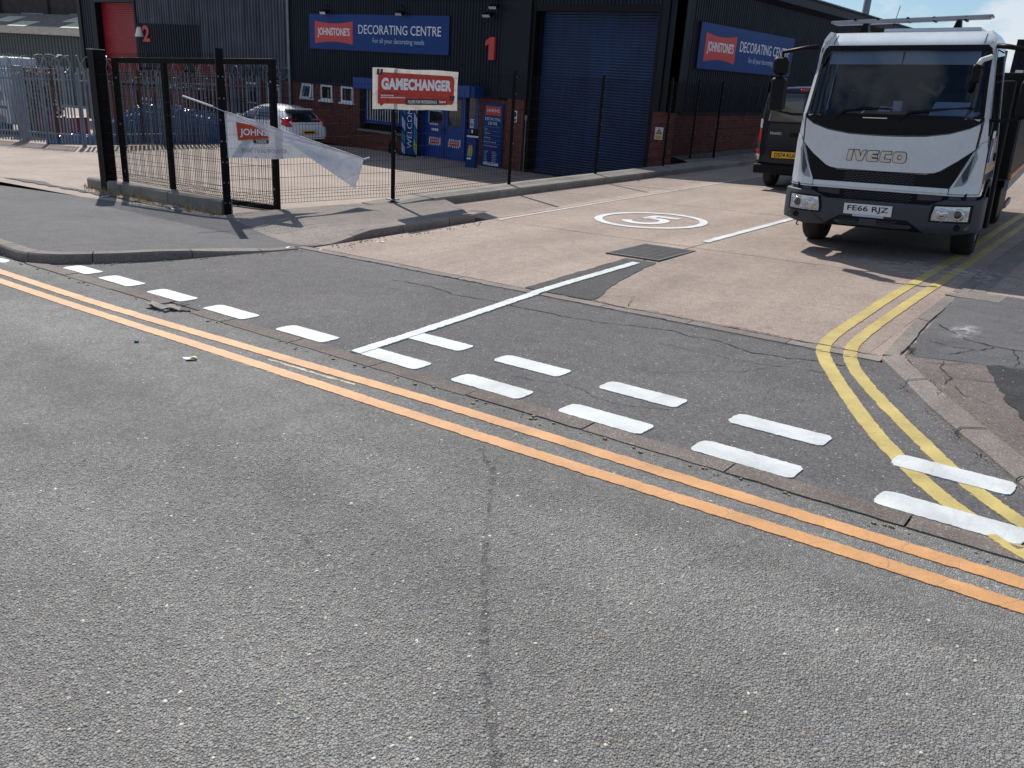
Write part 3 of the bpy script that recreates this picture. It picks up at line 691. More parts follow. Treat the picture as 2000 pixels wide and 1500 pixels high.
# stone chips standing proud of the street surface, nearest part
def chips(N, s0, s1, stops, h0, h1, name, lab):
    P = rng.random((N, 2)) * np.array([7.2, 3.9]) + np.array([-6.6, -.2])
    r = np.hypot(P[:, 0], P[:, 1])
    keep = (r < 4.6) & (P[:, 1] < 3.30) & (rng.random(N) < np.clip(1.35 - r / 4.6, .12, 1))
    # stay inside the view wedge
    q = P @ np.array([[_R[0][0], _R[2][0]], [_R[0][1], _R[2][1]]]); zc = np.full(len(P), -1.862)
    X = q[:, 0] + zc * _R[0][2]; Z = q[:, 1] + zc * _R[2][2]
    keep &= (Z > .5) & (np.abs(X / np.maximum(Z, .1)) < .68)
    P = P[keep]; n = len(P); K = 6
    ang = (np.arange(K)[None, :] + rng.uniform(-.32, .32, (n, K))) * 2 * np.pi / K + rng.uniform(0, 6.28, (n, 1))
    size = rng.uniform(s0, s1, (n, 1)) * np.where(rng.random((n, 1)) < .03, 1.55, 1)
    rad = size * rng.uniform(.75, 1.15, (n, K)); asp = rng.uniform(.6, 1, (n, 1)); th = rng.uniform(0, 3.14, (n, 1))
    x, y = rad * np.cos(ang), rad * np.sin(ang) * asp
    x, y = x * np.cos(th) - y * np.sin(th), x * np.sin(th) + y * np.cos(th)
    tx, ty = rng.normal(0, .11, (n, 1)), rng.normal(0, .11, (n, 1)); h = rng.uniform(h0, h1, (n, 1))
    gz = PA * P[:, :1] + PB * P[:, 1:2]
    top = np.stack([P[:, :1] + x * .82, P[:, 1:2] + y * .82, gz + h + tx * x + ty * y + 0 * x], 2)
    bot = np.stack([P[:, :1] + x, P[:, 1:2] + y, gz - .002 + 0 * x], 2)
    V = np.concatenate([top, bot], 1).reshape(-1, 3)
    base_i = (np.arange(n) * 2 * K)[:, None]
    k = np.arange(K); k1 = (k + 1) % K
    side = np.stack([k, k1, k1 + K, k + K], 1)[::, ::-1]
    fs = (base_i[:, :, None] + side[None]).reshape(-1, 4); tp = base_i + np.arange(K)[None]
    me = bpy.data.meshes.new(name)
    nl = len(fs) * 4 + len(tp) * K
    me.vertices.add(len(V)); me.vertices.foreach_set('co', V.ravel())
    me.loops.add(nl); me.loops.foreach_set('vertex_index', np.concatenate([fs.ravel(), tp.ravel()]).astype(np.int32))
    me.polygons.add(len(fs) + len(tp))
    ls = np.concatenate([np.arange(len(fs)) * 4, len(fs) * 4 + np.arange(len(tp)) * K]).astype(np.int32)
    me.polygons.foreach_set('loop_start', ls)
    me.update(calc_edges=True); me.validate()
    N_ = NT(name); rp = N_.geo.outputs['Random Per Island']
    c = N_.ramp(rp, stops)
    c = N_.mix(1.0, c, (1.05, 1.03, .965), 'MULTIPLY')
    c = N_.mix(1.0, c, N_.ramp(N_.noise(.45, 7, .62), [(.3, .80), (.7, 1.1)]), 'MULTIPLY')
    c = N_.mix(1.0, c, N_.ramp(N_.noise(1, 4, .5, sc=(.09, 1.3, 1)), [(.35, .84), (.65, 1.1)]), 'MULTIPLY')
    me.materials.append(N_.set(c, .8, 0, N_.bump(N_.noise(600, 3), .3, .002), Specular_IOR_Level=.4))
    o = bpy.data.objects.new(name, me); COL.objects.link(o)
    return tag(o, lab, 'gravel', None, 'stuff')
chips(170000, .0034, .0082, [(0, (.20, .20, .194)), (.3, (.245, .246, .238)), (.6, (.28, .28, .272)), (.86, (.325, .322, .31)), (.94, (.30, .25, .215)), (.985, (.29, .325, .335)), (.9985, (.30, .31, .31)), (1, (.62, .59, .53))], .0008, .0026, 'stone_chips', 'grey stone chips bedded in the street surface in the foreground')
chips(520, .0065, .0105, [(0, (.55, .52, .47)), (1, (.70, .67, .60))], .0015, .0035, 'pale_stone_chips', 'scattered pale stone chips in the street surface in the foreground')

# ================================================================== UNIT 1 (and 2): the steel-clad building
VB, US = 21.8, -11.34
ZB, ZT = -1.03, 4.75
bld = thing('industrial_unit', 'long dark navy steel-clad trade unit with red brick base and big blue roller shutter', 'building', (-20, VB, ZB))
def corrugated(x0, x1, z0, z1, y, pitch, depth, face='y'):
    b = MB(); vs = []; n = max(1, int(round((x1 - x0) / pitch))); p = (x1 - x0) / n
    prof = []
    for i in range(n):
        a = x0 + i * p; prof += [(a, 0), (a + p * .38, 0), (a + p * .5, depth), (a + p * .88, depth)]
    prof.append((x1, 0))
    for (a, d) in prof:
        for z in (z0, z1): vs.append((a, y - d, z) if face == 'y' else (y + d, a, z))
    b.add(vs, [(2 * i, 2 * i + 2, 2 * i + 3, 2 * i + 1) for i in range(len(prof) - 1)]); return b
def wall(mb, name, m, parent=bld, **k): return mb.build(name, m, parent, world=True, **k)
# steel sheets
wall(corrugated(-27.75, -17.5, 1.12, ZT, VB, .125, .03), 'steel_cladding', M_clad)
wall(corrugated(-16.45, -12.0, 3.80, ZT, VB, .125, .03), 'steel_cladding', M_clad)
wall(corrugated(VB + .12, 46, 1.12, 4.5, US - .03, .14, .035, 'x'), 'steel_cladding', M_clad)
# pilaster trims either side of the shutter and at the corner
for x0, x1, d in ((-17.5, -16.95, .035), (-16.93, -16.42, .10), (-12.05, -11.86, .06), (-11.84, -11.66, .015), (-11.64, US, .07)):
    wall(MB().box(x0, x1, VB - d, VB + .35, 1.10, ZT), 'steel_trim', M_trim, bevel=.008)
wall(MB().box(US - .35, US + .02, VB - .07, VB + .13, 1.10, ZT - .004), 'corner_trim', M_trim, bevel=.008)
wall(MB().box(-27.8, -17.5, VB - .06, VB - .005, 1.06, 1.13), 'drip_flashing', M_trim)
wall(MB().box(US - .02, US + .055, VB + .13, 46, 1.06, 1.13), 'drip_flashing', M_trim)
# body and roof
wall(MB().box(-27.7, US - .09, VB + .36, 46, ZB, ZT - .1), 'wall_core', M_trim)
rf = wall(MB().prism([(-44, 4.70), (-28, 6.1), (US + .22, 4.74), (US + .22, 4.66), (-28, 6.02), (-44, 4.6)], VB - .3, 46.3, 'y'), 'roof', M_clad)
fa = MB(); fa.prism([(US - .02, 4.30), (US + .02, 4.30), (US + .24, 4.42), (US + .24, 4.735), (US - .02, 4.735)], VB - .28, 46.2, 'y')
wall(fa, 'eaves_fascia', M_trim)
gb = MB()
for k in range(170): gb.box(US + .245, US + .262, VB - .2 + k * .142, VB - .2 + k * .142 + .07, 4.66, 4.76)
o = wall(gb, 'roof_sheet_edge', M_trim); o['kind'] = 'stuff'
wall(MB().box(-27.7, US + .2, VB - .25, VB - .05, 4.5, 4.7), 'eaves_fascia', M_trim)
# brickwork, brick by brick
def bricks(regions):
    b = MB(); bed = []
    for kind, a0, a1, z0, z1, yy, ret in regions:
        if kind == 'f': bed.append(MB().box(a0 + .01, a1 - .01, yy + .008, yy + .2, z0, z1))
        else: bed.append(MB().box(yy - .2, yy - .008, a0 + .01, a1 - .01, z0, z1))
        r = 0; z = z0
        while z < z1 - .02:
            zt = min(z + .065, z1); a = a0 - (.1125 if r % 2 else 0)
            while a < a1 - .01:
                p, q = max(a, a0), min(a + .215, a1)
                if q - p > .02:
                    j = random.uniform(-.003, .003)
                    if kind == 'f': vs = [(p, yy + j, z), (q, yy + j, z), (q, yy + j, zt), (p, yy + j, zt), (p, yy + .02, z), (q, yy + .02, z), (q, yy + .02, zt), (p, yy + .02, zt)]
                    else: vs = [(yy + j, p, z), (yy + j, q, z), (yy + j, q, zt), (yy + j, p, zt), (yy - .02, p, z), (yy - .02, q, z), (yy - .02, q, zt), (yy - .02, p, zt)]
                    b.add(vs, [(0, 1, 2, 3), (0, 4, 5, 1), (1, 5, 6, 2), (2, 6, 7, 3), (3, 7, 4, 0)])
                a += .225
            z += .075; r += 1
    return b, bed
regs = [('f', -27.7, -23.95, ZB, 1.06, VB, 0), ('f', -23.95, -21.8, ZB, -.42, VB, 0), ('f', -21.8, -20.95, ZB, 1.06, VB, 0), ('f', -18.38, -17.12, ZB, 1.06, VB, 0),
        ('f', -17.12, -16.47, ZB, 1.10, VB - .12, 0), ('f', -12.05, US, ZB, 1.10, VB - .02, 0), ('s', VB - .01, 34, -.35, 1.06, US + .015, 0), ('s', VB - .11, VB + .2, ZB, 1.10, -16.475, 0)]
b, bed = bricks(regs)
o = wall(b, 'brickwork', M_brick); o['kind'] = 'stuff'
for q in bed: wall(q, 'mortar', M_mortar)
# reveal of the roller shutter and the shutter itself
wall(MB().box(-16.47, -16.30, VB - .02, VB + .42, ZB, 3.8), 'shutter_reveal', M_plast)
wall(MB().box(-12.18, -12.03, VB - .015, VB + .42, ZB, 3.8), 'shutter_reveal', M_plast)
wall(MB().box(-16.3, -12.18, VB - .015, VB + .42, 3.62, 3.81), 'shutter_reveal', M_plast)
def slats(parent, x0, x1, z0, z1, y, m, pitch=.078):
    pr = [(0, 0), (-.006, .012), (-.020, .030), (-.022, .045), (-.010, .064), (-.001, .074), (0, .0745)]
    mb = MB(); vs = []
    for x in (x0, x1): vs += [(x, y + d, z) for d, z in pr]
    k = len(pr); mb.add(vs, [(i, i + k, i + k + 1, i + 1) for i in range(k - 1)])
    first = None; z = z0
    while z < z1 - .01:
        if first is None:
            first = mb.build('slat', m, parent); o = first
        else:
            o = first.copy(); COL.objects.link(o); o.parent = parent
        o.location = (random.uniform(-.004, .004), random.uniform(-.002, .002), z); z += pitch
sh = wall(MB().box(-16.28, -12.2, VB + .32, VB + .36, ZB - .02, 3.7), 'roller_shutter', M_bluesh)
slats(sh, -16.29 + 20, -12.19 + 20, ZB - ZB + 0.0, 3.66 - ZB, .30, M_bluesh)
wall(MB().box(-16.3, -16.2, VB + .22, VB + .30, ZB, 3.6), 'shutter_guide', M_plast)
wall(MB().box(-12.28, -12.18, VB + .22, VB + .30, ZB, 3.6), 'shutter_guide', M_plast)
wall(MB().tube([(-16.40, VB - .05, -1.0), (-16.40, VB - .05, .55)], .018), 'conduit', M_galv)
wall(MB().box(-16.44, -16.36, VB - .08, VB - .03, .52, .66), 'switch_box', M_galv)
# three white windows
def window(x0, x1, z0, z1, tilt):
    f = MB(); t = .07
    f.box(x0, x0 + t, VB - .03, VB + .05, z0, z1).box(x1 - t, x1, VB - .03, VB + .05, z0, z1).box(x0 + t, x1 - t, VB - .03, VB + .05, z1 - t, z1).box(x0 + t, x1 - t, VB - .03, VB + .05, z0, z0 + t)
    w = wall(f, 'window', M_wht, bevel=.006)
    g = MB(); a = tilt
    g.add([(x0 + t, VB - .01 - a, z0 + t), (x1 - t, VB - .01 - a, z0 + t), (x1 - t, VB - .01, z1 - t), (x0 + t, VB - .01, z1 - t)], [(0, 1, 2, 3)])
    p = g.build('pane', M_glassd, w, world=True) if False else None
    inv = w.parent.matrix_world.inverted(); g.v = [tuple(inv @ Vector(q)) for q in g.v]; g.build('pane', M_glassd, w)
    if tilt:
        s_ = MB()
        for (p0, p1, q0, q1) in ((x0 + .03, x0 + .10, 0, 1), (x1 - .10, x1 - .03, 0, 1)):
            s_.add([(p0, VB - .04, z1 - .02), (p1, VB - .04, z1 - .02), (p1, VB - .04 - a, z0 - .03), (p0, VB - .04 - a, z0 - .03), (p0, VB + .0, z1 - .02), (p1, VB, z1 - .02), (p1, VB - a, z0 - .03), (p0, VB - a, z0 - .03)], [(0, 1, 2, 3), (4, 7, 6, 5), (0, 4, 5, 1), (1, 5, 6, 2), (2, 6, 7, 3), (3, 7, 4, 0)])
        s_.box(x0 + .03, x1 - .03, VB - .05 - a, VB - a, z0 - .03, z0 + .05); s_.box(x0 + .03, x1 - .03, VB - .045, VB - .005, z1 - .09, z1 - .02)
        s_.v = [tuple(inv @ Vector(q)) for q in s_.v]; s_.build('sash', M_wht, w)
    sl = MB().box(x0 - .05, x1 + .05, VB - .10, VB + .02, z0 - .06, z0); sl.v = [tuple(inv @ Vector(q)) for q in sl.v]; sl.build('sill', M_wht, w)
window(-27.15, -26.5, .52, 1.04, .10); window(-26.06, -25.42, .50, 1.045, 0); window(-24.93, -24.28, .50, 1.05, 0)
# canopy
wall(MB().box(-23.75, -18.3, VB - .50, VB - .02, 1.04, 1.40), 'canopy', M_blue, bevel=.012)
wall(MB().box(-18.36, -18.15, VB - .50, VB - .02, 1.05, 1.39), 'canopy_end', M_sign)
# shop window with bars
wf = MB(); x0, x1, z0, z1 = -23.72, -21.85, -.12, 1.05
wf.box(x0, x0 + .09, VB + .05, VB + .13, z0, z1).box(x1 - .12, x1, VB + .05, VB + .13, z0, z1).box(x0 + .09, x1 - .12, VB + .05, VB + .13, z0, z0 + .13).box(x0 + .09, x1 - .12, VB + .05, VB + .13, z1 - .1, z1)
wfo = wall(wf, 'shop_window', M_blue)
inv = bld.matrix_world.inverted()
def sub(mb, name, m, parent):
    mb.v = [tuple(inv @ Vector(q)) for q in mb.v]; return mb.build(name, m, parent)
sub(MB().box(x0 + .09, x1 - .12, VB + .10, VB + .11, z0 + .13, z1 - .1), 'pane', M_glassd, wfo)
n = 13
for i in range(n):
    xx = x0 + .14 + i * (x1 - x0 - .32) / (n - 1); sub(MB().box(xx - .011, xx + .011, VB + .03, VB + .052, z0 + .11, z1), 'bar', M_wht, wfo)
wall(MB().box(-24.0, -21.75, VB - .07, VB + .12, -.42, -.35), 'window_sill', M_wallc)
wall(MB().box(-23.95, -23.72, VB + .01, VB + .3, -.42, 1.06), 'window_reveal', M_plast)
wall(MB().box(-21.85, -21.8, VB + .01, VB + .3, -.35, 1.06), 'window_reveal', M_plast)
wall(MB().box(-23.72, -21.85, VB + .132, VB + .3, -.35, 1.06), 'window_reveal', M_plast)
# double entrance doors
wall(MB().box(-20.93, -18.4, VB + .22, VB + .3, ZB, 1.06), 'doorway', M_blk)
wall(MB().box(-20.93, -20.80, VB + .0, VB + .2, ZB, 1.06), 'door_frame', M_blue)
wall(MB().box(-19.06, -18.93, VB + .0, VB + .2, ZB, 1.06), 'door_frame', M_blue)
wall(MB().box(-18.52, -18.38, VB + .0, VB + .2, ZB, 1.06), 'door_frame', M_blue)
for a, c, name in ((-20.79, -19.90, 'door'), (-19.88, -19.07, 'door')):
    m_ = MB(); y0_, y1_ = VB + .08, VB + .14; wz0, wz1 = .05, .92; fx0, fx1 = a + .14, c - .12
    m_.box(a, c, y0_, y1_, ZB + .02, wz0).box(a, c, y0_, y1_, wz1, 1.02).box(a, fx0, y0_, y1_, wz0, wz1).box(fx1, c, y0_, y1_, wz0, wz1)
    d = wall(m_, name, M_blue)
    sub(MB().box(fx0, fx1, VB + .10, VB + .115, wz0, wz1), 'pane', M_glassd, d)
    hx = c - .07 if a < -20 else a + .07
    sub(MB().tube([(hx, VB + .06, -.2), (hx, VB + .03, -.18), (hx, VB + .03, .0), (hx, VB + .06, .02)], .014), 'handle', M_plast, d)
    nx = (a + c) / 2 + (.02 if a < -20 else .05)
    sub(MB().box(nx - .27, nx + .27, VB + .068, VB + .078, -.60, -.325), 'notice', M_wht, d)
    for i in range(6): sub(MB().box(nx - .27 + .09 * i + (.0 if i % 2 else .0), nx - .27 + .09 * i + .045, VB + .064, VB + .068, -.375, -.325), 'notice_print', M_sign, d)
    for i in range(6): sub(MB().box(nx - .225 + .09 * i, nx - .225 + .09 * i + .045, VB + .064, VB + .068, -.60, -.55), 'notice_print', M_sign, d)
    sub(MB().box(nx - .21, nx + .21, VB + .064, VB + .068, -.54, -.39), 'notice_print', M_signred, d)
    sub(xf(text_mb('JOHNSTONE\'S', .075, .36, .02, ext=.002), frame((nx, VB + .061, -.465), (1, 0, 0))), 'lettering', M_wht, d)
    if a < -20:
        sub(MB().box(-20.47, -20.17, VB + .07, VB + .078, -.12, -.045), 'door_sign', M_wht, d)
sub(MB().box(-20.62, -20.05, VB + .085, VB + .095, .50, .80).box(-20.64, -20.2, VB + .085, VB + .095, .06, .12), 'window_film', M_ltblue, wall(MB().box(-20.64, -20.6, VB + .085, VB + .1, .06, .8), 'film_edge', M_ltblue))
wall(MB().box(-18.93, -18.52, VB + .10, VB + .14, ZB, .05), 'side_panel', M_blue)
wall(MB().box(-18.93, -18.52, VB + .105, VB + .12, .05, 1.02), 'side_pane', M_glassd)
wall(MB().box(-18.80, -18.62, VB + .095, VB + .104, .10, .38), 'window_sticker', M_paper)
wall(MB().box(-18.78, -18.65, VB + .088, VB + .094, .16, .26), 'window_sticker', M_txtgrey)
wall(MB().box(-20.93, -18.38, VB - .3, VB + .1, ZB - .02, ZB + .03), 'threshold', M_wallc)
wall(MB().tube([(-27.76, VB - .09, ZB), (-27.76, VB - .09, ZT)], .05, 8), 'downpipe', M_galv)
wall(MB().tube([(-25.9, VB - .05, 3.95), (-16.0, VB - .05, 3.88)], .008, 4), 'cable', M_plast)
wall(MB().box(-22.25, -22.05, VB - .03, VB + .0, -.66, -.46), 'meter_box', M_galv)
# unit 2, same range of building further left
u2 = thing('industrial_unit', 'faded blue-grey steel-clad unit with a red roller shutter beside it', 'building', (-36, VB, zf(-36)))
wall(corrugated(-38.45, -27.86, 1.12, ZT, VB, .19, .045), 'steel_cladding', M_clad_old, u2)
wall(corrugated(-38.45, -33.6, 1.4, 2.95, VB - .055, .19, .045), 'replacement_sheet', M_clad, u2)
wall(corrugated(-43.5, -42.3, 1.12, ZT, VB, .19, .03), 'steel_cladding', M_clad, u2)
wall(MB().box(-43.6, -43.3, VB - .08, VB + .3, -1.5, ZT), 'steel_trim', M_trim, u2)
wall(MB().box(-38.55, -38.42, VB - .08, VB + .3, -1.5, ZT), 'steel_trim', M_trim, u2)
wall(MB().box(-42.3, -38.55, VB - .02, VB + .4, 3.80, ZT), 'steel_trim', M_trim, u2)
wall(MB().box(-42.32, -41.98, VB - .03, VB + .38, -1.6, 3.8), 'shutter_reveal', M_plast, u2)
wall(MB().box(-43.5, -27.86, VB + .38, 46, -1.6, ZT - .1), 'wall_core', M_trim, u2)
sh2 = wall(MB().box(-41.98, -38.56, VB + .32, VB + .36, -1.6, 3.8), 'roller_shutter', M_redsh, u2)
zz0 = zf(-36)
slats(sh2, -41.98 + 36, -38.56 + 36, 0, 3.8 - zz0, .30, M_redsh, .09)
b, bed = bricks([('f', -38.4, -27.86, -1.35, 1.06, VB, 0)])
o = wall(b, 'brickwork', M_brick, u2); o['kind'] = 'stuff'
for q in bed: wall(q, 'mortar', M_mortar, u2)
for x0, x1 in ((-36.74, -34.98), (-34.06, -31.8)):
    sh3 = wall(MB().box(x0, x1, VB - .06, VB - .02, -1.35, 1.42), 'red_shutter', M_redb, u2)
    slats(sh3, x0 + 36, x1 + 36, -1.3 - zz0, 1.38 - zz0, -.07, M_redb, .10)
for x0, x1 in ((-30.6, -29.9), (-29.2, -28.5)):
    w = wall(MB().box(x0, x1, VB - .03, VB + .02, .1, .9), 'window', M_wht, u2)
    iv = u2.matrix_world.inverted(); mb = MB().box(x0 + .07, x1 - .07, VB - .036, VB - .028, .17, .83); mb.v = [tuple(iv @ Vector(q)) for q in mb.v]; mb.build('pane', M_glassd, w)
# red unit numbers
def number(txt, x, z0, z1, w, y, label, nm='unit_number'):
    b = xf(text_mb(txt, z1 - z0, w, .03, ext=.03), frame((x, y, (z0 + z1) / 2), (1, 0, 0)))
    return tag(b.build(nm, M_num), label, 'house number')
tag(MB().prism([(-17.98, 2.20), (-17.76, 2.20), (-17.76, 2.86), (-17.92, 2.86), (-18.12, 2.74), (-18.12, 2.60), (-17.98, 2.66)], VB - .115, VB - .03, 'y').build('unit_number', M_num), 'red numeral 1 on the dark cladding left of the blue shutter', 'house number')
number('2', -37.55, 2.20, 2.87, .56, VB - .14, 'red numeral 2 on the cladding right of the red shutter')
wl = thing('bulkhead_lamp', 'white wall lamp beside the red numeral 2', 'lamp', (-38.04, VB - .06, 2.59))
MB().lathe([(-.2, .19), (-.19, .2), (.1, .12), (.2, .08), (.21, 0)], 12, 'z', (0, -.1, 0)).build('lamp_shade', M_wht, wl, smooth=True)
MB().tube([(0, -.1, .2), (-.05, -.1, .5), (-.2, 0, .62)], .015).build('bracket', M_trim, wl)
# floodlights over the sign
for i, (x, z, lab) in enumerate(((-25.5, 3.62, 'small floodlight above the left end of the long blue shop sign'), (-21.72, 3.61, 'small floodlight above the middle of the long blue shop sign'), (-17.96, 3.60, 'small floodlight above the red numeral 1'), (-17.72, 3.83, 'topmost small floodlight by the left edge of the blue shutter'))):
    t = thing('floodlight', lab, 'lamp', (x, VB - .04, z), None, 'floodlights over the shopfront')
    MB().box(-.16, .16, -.34, -.14, -.045, .045, M=Matrix.Rotation(.5, 4, 'X')).build('housing', M_plast, t, bevel=.01)
    MB().box(-.14, .14, -.345, -.335, -.04, .04, M=Matrix.Rotation(.5, 4, 'X')).build('lens', M_lens, t)
    MB().tube([(0, 0, .05), (0, -.14, .12), (0, -.2, .1)], .014).build('bracket', M_plast, t)

# ------------------------------------------------------------------ shop signs
def bowtie(x0, x1, z0, z1, dip, y, ext=.006, n=10):
    up = [(x0 + (x1 - x0) * i / n, z1 - dip * math.sin(math.pi * i / n)) for i in range(n + 1)]
    dn = [(x1 - (x1 - x0) * i / n, z0 + dip * math.sin(math.pi * i / n)) for i in range(n + 1)]
    return MB().prism(up + dn, y, y - ext, 'y')
def shop_sign(Mx, label, w, h):
    """sign panel; local x from 0..w, z 0..h, faces -y"""
    m3 = Mx.to_3x3(); t = thing('shop_sign', label, 'sign', Mx.translation, m3)
    MB().box(0, w, -.03, .02, 0, h).build('panel', M_sign, t, bevel=.004)
    MB().box(-.012, w + .012, -.024, .02, -.012, h + .012).build('panel_edge', M_trim, t)
    bowtie(.32, 2.34, .19, .94, .075, -.031).build('logo', M_signred, t)
    xf(text_mb("JOHNSTONE'S", .34, 1.72, .022, .0, .004), Matrix.Translation((1.33, -.042, .56))).build('lettering', M_letter, t)
    xf(text_mb('DECORATING CENTRE', .29, 3.9, .0, 0, .004), Matrix.Translation((4.58, -.036, .70))).build('lettering', M_letter, t)
    xf(text_mb('For all your decorating needs', .20, 2.44, .0, 0, .004), Matrix.Translation((4.57, -.036, .33))).build('lettering', M_ltblue, t)
    return t
shop_sign(frame((-26.55, VB - .05, 2.27), (1, 0, 0)), 'long blue shop sign with red logo on the front cladding above the doors', 6.87, 1.17)
shop_sign(frame((US + .05, 22.52, 2.285), (0, 1, 0)), 'long blue shop sign with red logo on the side wall partly behind the lorry mirror', 6.85, 1.17)
# tall board by the door
tb = thing('notice_board', 'tall narrow blue notice board with red logo and opening hours on the brick pier', 'sign', (-17.70, VB - .05, -1.05))
MB().box(-.40, .40, -.02, .02, 0, 1.98).build('panel', M_sign, tb)
bowtie(-.31, .31, 1.60, 1.90, .02, -.021, .004).build('logo', M_signred, tb)
xf(text_mb("JOHNSTONE'S", .12, .54, .02, ext=.002), Matrix.Translation((0, -.028, 1.75))).build('lettering', M_letter, tb)
for t_, z, w in (('DECORATING', 1.50, .62), ('CENTRE', 1.37, .36)): xf(text_mb(t_, .09, w, .0, ext=.002), Matrix.Translation((0, -.025, z))).build('lettering', M_letter, tb)
for i, (t_, w) in enumerate((('Paint', .14), ('Wallpaper', .28), ('Brushware', .26), ('Tools & Accessories', .5), ('Colour Mixing Service', .56))):
    xf(text_mb(t_, .055, w, .0, ext=.002), Matrix.Translation((-.33 + w / 2, -.025, 1.19 - i * .13))).build('lettering', M_letter, tb)
    MB().box(-.34, .34, -.024, -.021, 1.26 - i * .13, 1.264 - i * .13).build('rule', M_ltblue, tb)
hours = MB()
for i in range(7):
    hours.box(-.30, -.30 + random.uniform(.10, .16), -.024, -.021, .49 - i * .055, .51 - i * .055); hours.box(.02, .02 + random.uniform(.16, .2), -.024, -.021, .49 - i * .055, .51 - i * .055)
hours.build('hours_print', M_ltblue, tb)
MB().box(-.32, .30, -.026, -.021, .07, .16).build('web_strip', M_letter, tb, bevel=.002)
# welcome banner
wb = thing('welcome_banner', 'tall blue banner reading WELCOME beside the shop doors', 'banner', (-21.22, VB - .22, ZB))
MB().prism([(-.37, -.02), (.37, -.02), (.37, .02), (-.37, .02)], 0, 2.1).build('cloth', M_sign, wb)
for i, z in enumerate((.15, .55, 1.0, 1.5, 1.85)):
    MB().prism([(-.37, z), (-.37, z + .32), (-.20, z + .12), (-.20, z - .2 if z > .2 else 0)], -.021, -.024, 'y').build('pattern', M_wteal if i % 2 else M_ltblue, wb)
    MB().prism([(.37, z - .1), (.37, z + .26), (.22, z + .45), (.22, z + .1)], -.021, -.024, 'y').build('pattern', (M_wgreen, M_wteal, M_ltblue)[i % 3], wb)
b = text_mb('WELCOME', .235, 1.50, .0, ext=.003); xf(b, Matrix.Translation((.02, -.027, 1.0)) @ Matrix.Rotation(-math.pi / 2, 4, 'Y')); b.build('lettering', M_letter, wb)
MB().box(-.4, .4, -.14, .14, -.01, .05).build('base', M_plast, wb)
# product display stand
ds = thing('display_stand', 'narrow cardboard product stand with green and orange print beside the tall board', 'display stand', (-17.95, VB - .78, -1.08), Matrix.Rotation(.25, 3, 'Z'))
MB().prism([(-.14, 0), (.18, 0), (.22, 1.02), (-.10, 1.02)], -.12, .12, 'y').build('body', M_sign, ds, bevel=.006)
MB().prism([(-.07, 1.02), (.19, 1.02), (.20, 1.22), (-.06, 1.22)], -.05, .05, 'y').build('header', M_plast, ds)
MB().box(.0, .06, -.056, -.05, 1.10, 1.20).build('header_print', M_letter, ds)
MB().prism([(-.07, .40), (.10, .40), (.12, .62), (-.05, .62)], -.121, -.125, 'y').build('print', M_wgreen, ds)
MB().prism([(-.05, .62), (.12, .62), (.10, .74), (-.02, .74)], -.121, -.125, 'y').build('print', M_amber, ds)
MB().prism([(-.09, .30), (.06, .30), (.07, .36), (-.08, .36)], -.121, -.125, 'y').build('print', M_letter, ds)
MB().box(-.10, .30, -.14, -.13, .98, 1.03).build('shelf_edge', M_letter, ds)
# small signs on the piers
hz = thing('hazard_sign', 'white and yellow triangle warning sign on the right brick pier', 'sign', (-11.77, VB - .045, .53))
MB().box(-.125, .125, -.004, .004, -.165, .165).build('plate', M_wht, hz)
MB().prism([(-.095, -.02), (.095, -.02), (0, .145)], -.005, -.008, 'y').build('triangle', M_plast, hz)
MB().prism([(-.068, -.003), (.068, -.003), (0, .115)], -.008, -.010, 'y').build('triangle_face', M_hazy, hz)
MB().prism([(-.01, .075), (.015, .075), (-.004, .045), (.018, .045), (-.012, .008), (0, .036), (-.02, .036)], -.010, -.011, 'y').build('bolt_symbol', M_plast, hz)
MB().box(-.10, .10, -.007, -.004, -.145, -.055).build('caution_strip', M_hazy, hz)
ps = thing('cctv_sign', 'small blue and white notice on the left brick pier', 'sign', (-16.80, VB - .135, .60))
MB().box(-.10, .10, -.004, .004, -.17, .17).build('plate', M_wht, ps)
MB().lathe([(0, .085), (-.006, .085), (-.006, 0)], 16, 'y', (0, -.004, .06)).build('symbol', M_sign, ps)
MB().box(-.07, .07, -.008, -.004, -.15, -.06).build('print', M_sign, ps)
b = MB().box(-22.2, -22.05, VB - .25, VB - .12, ZB, ZB + .34); b.box(-22.17, -22.08, VB - .23, VB - .14, ZB + .34, ZB + .42)
tag(b.build('ash_bin', M_plast, bevel=.02), 'small black bin standing under the meter box left of the welcome banner', 'bin')

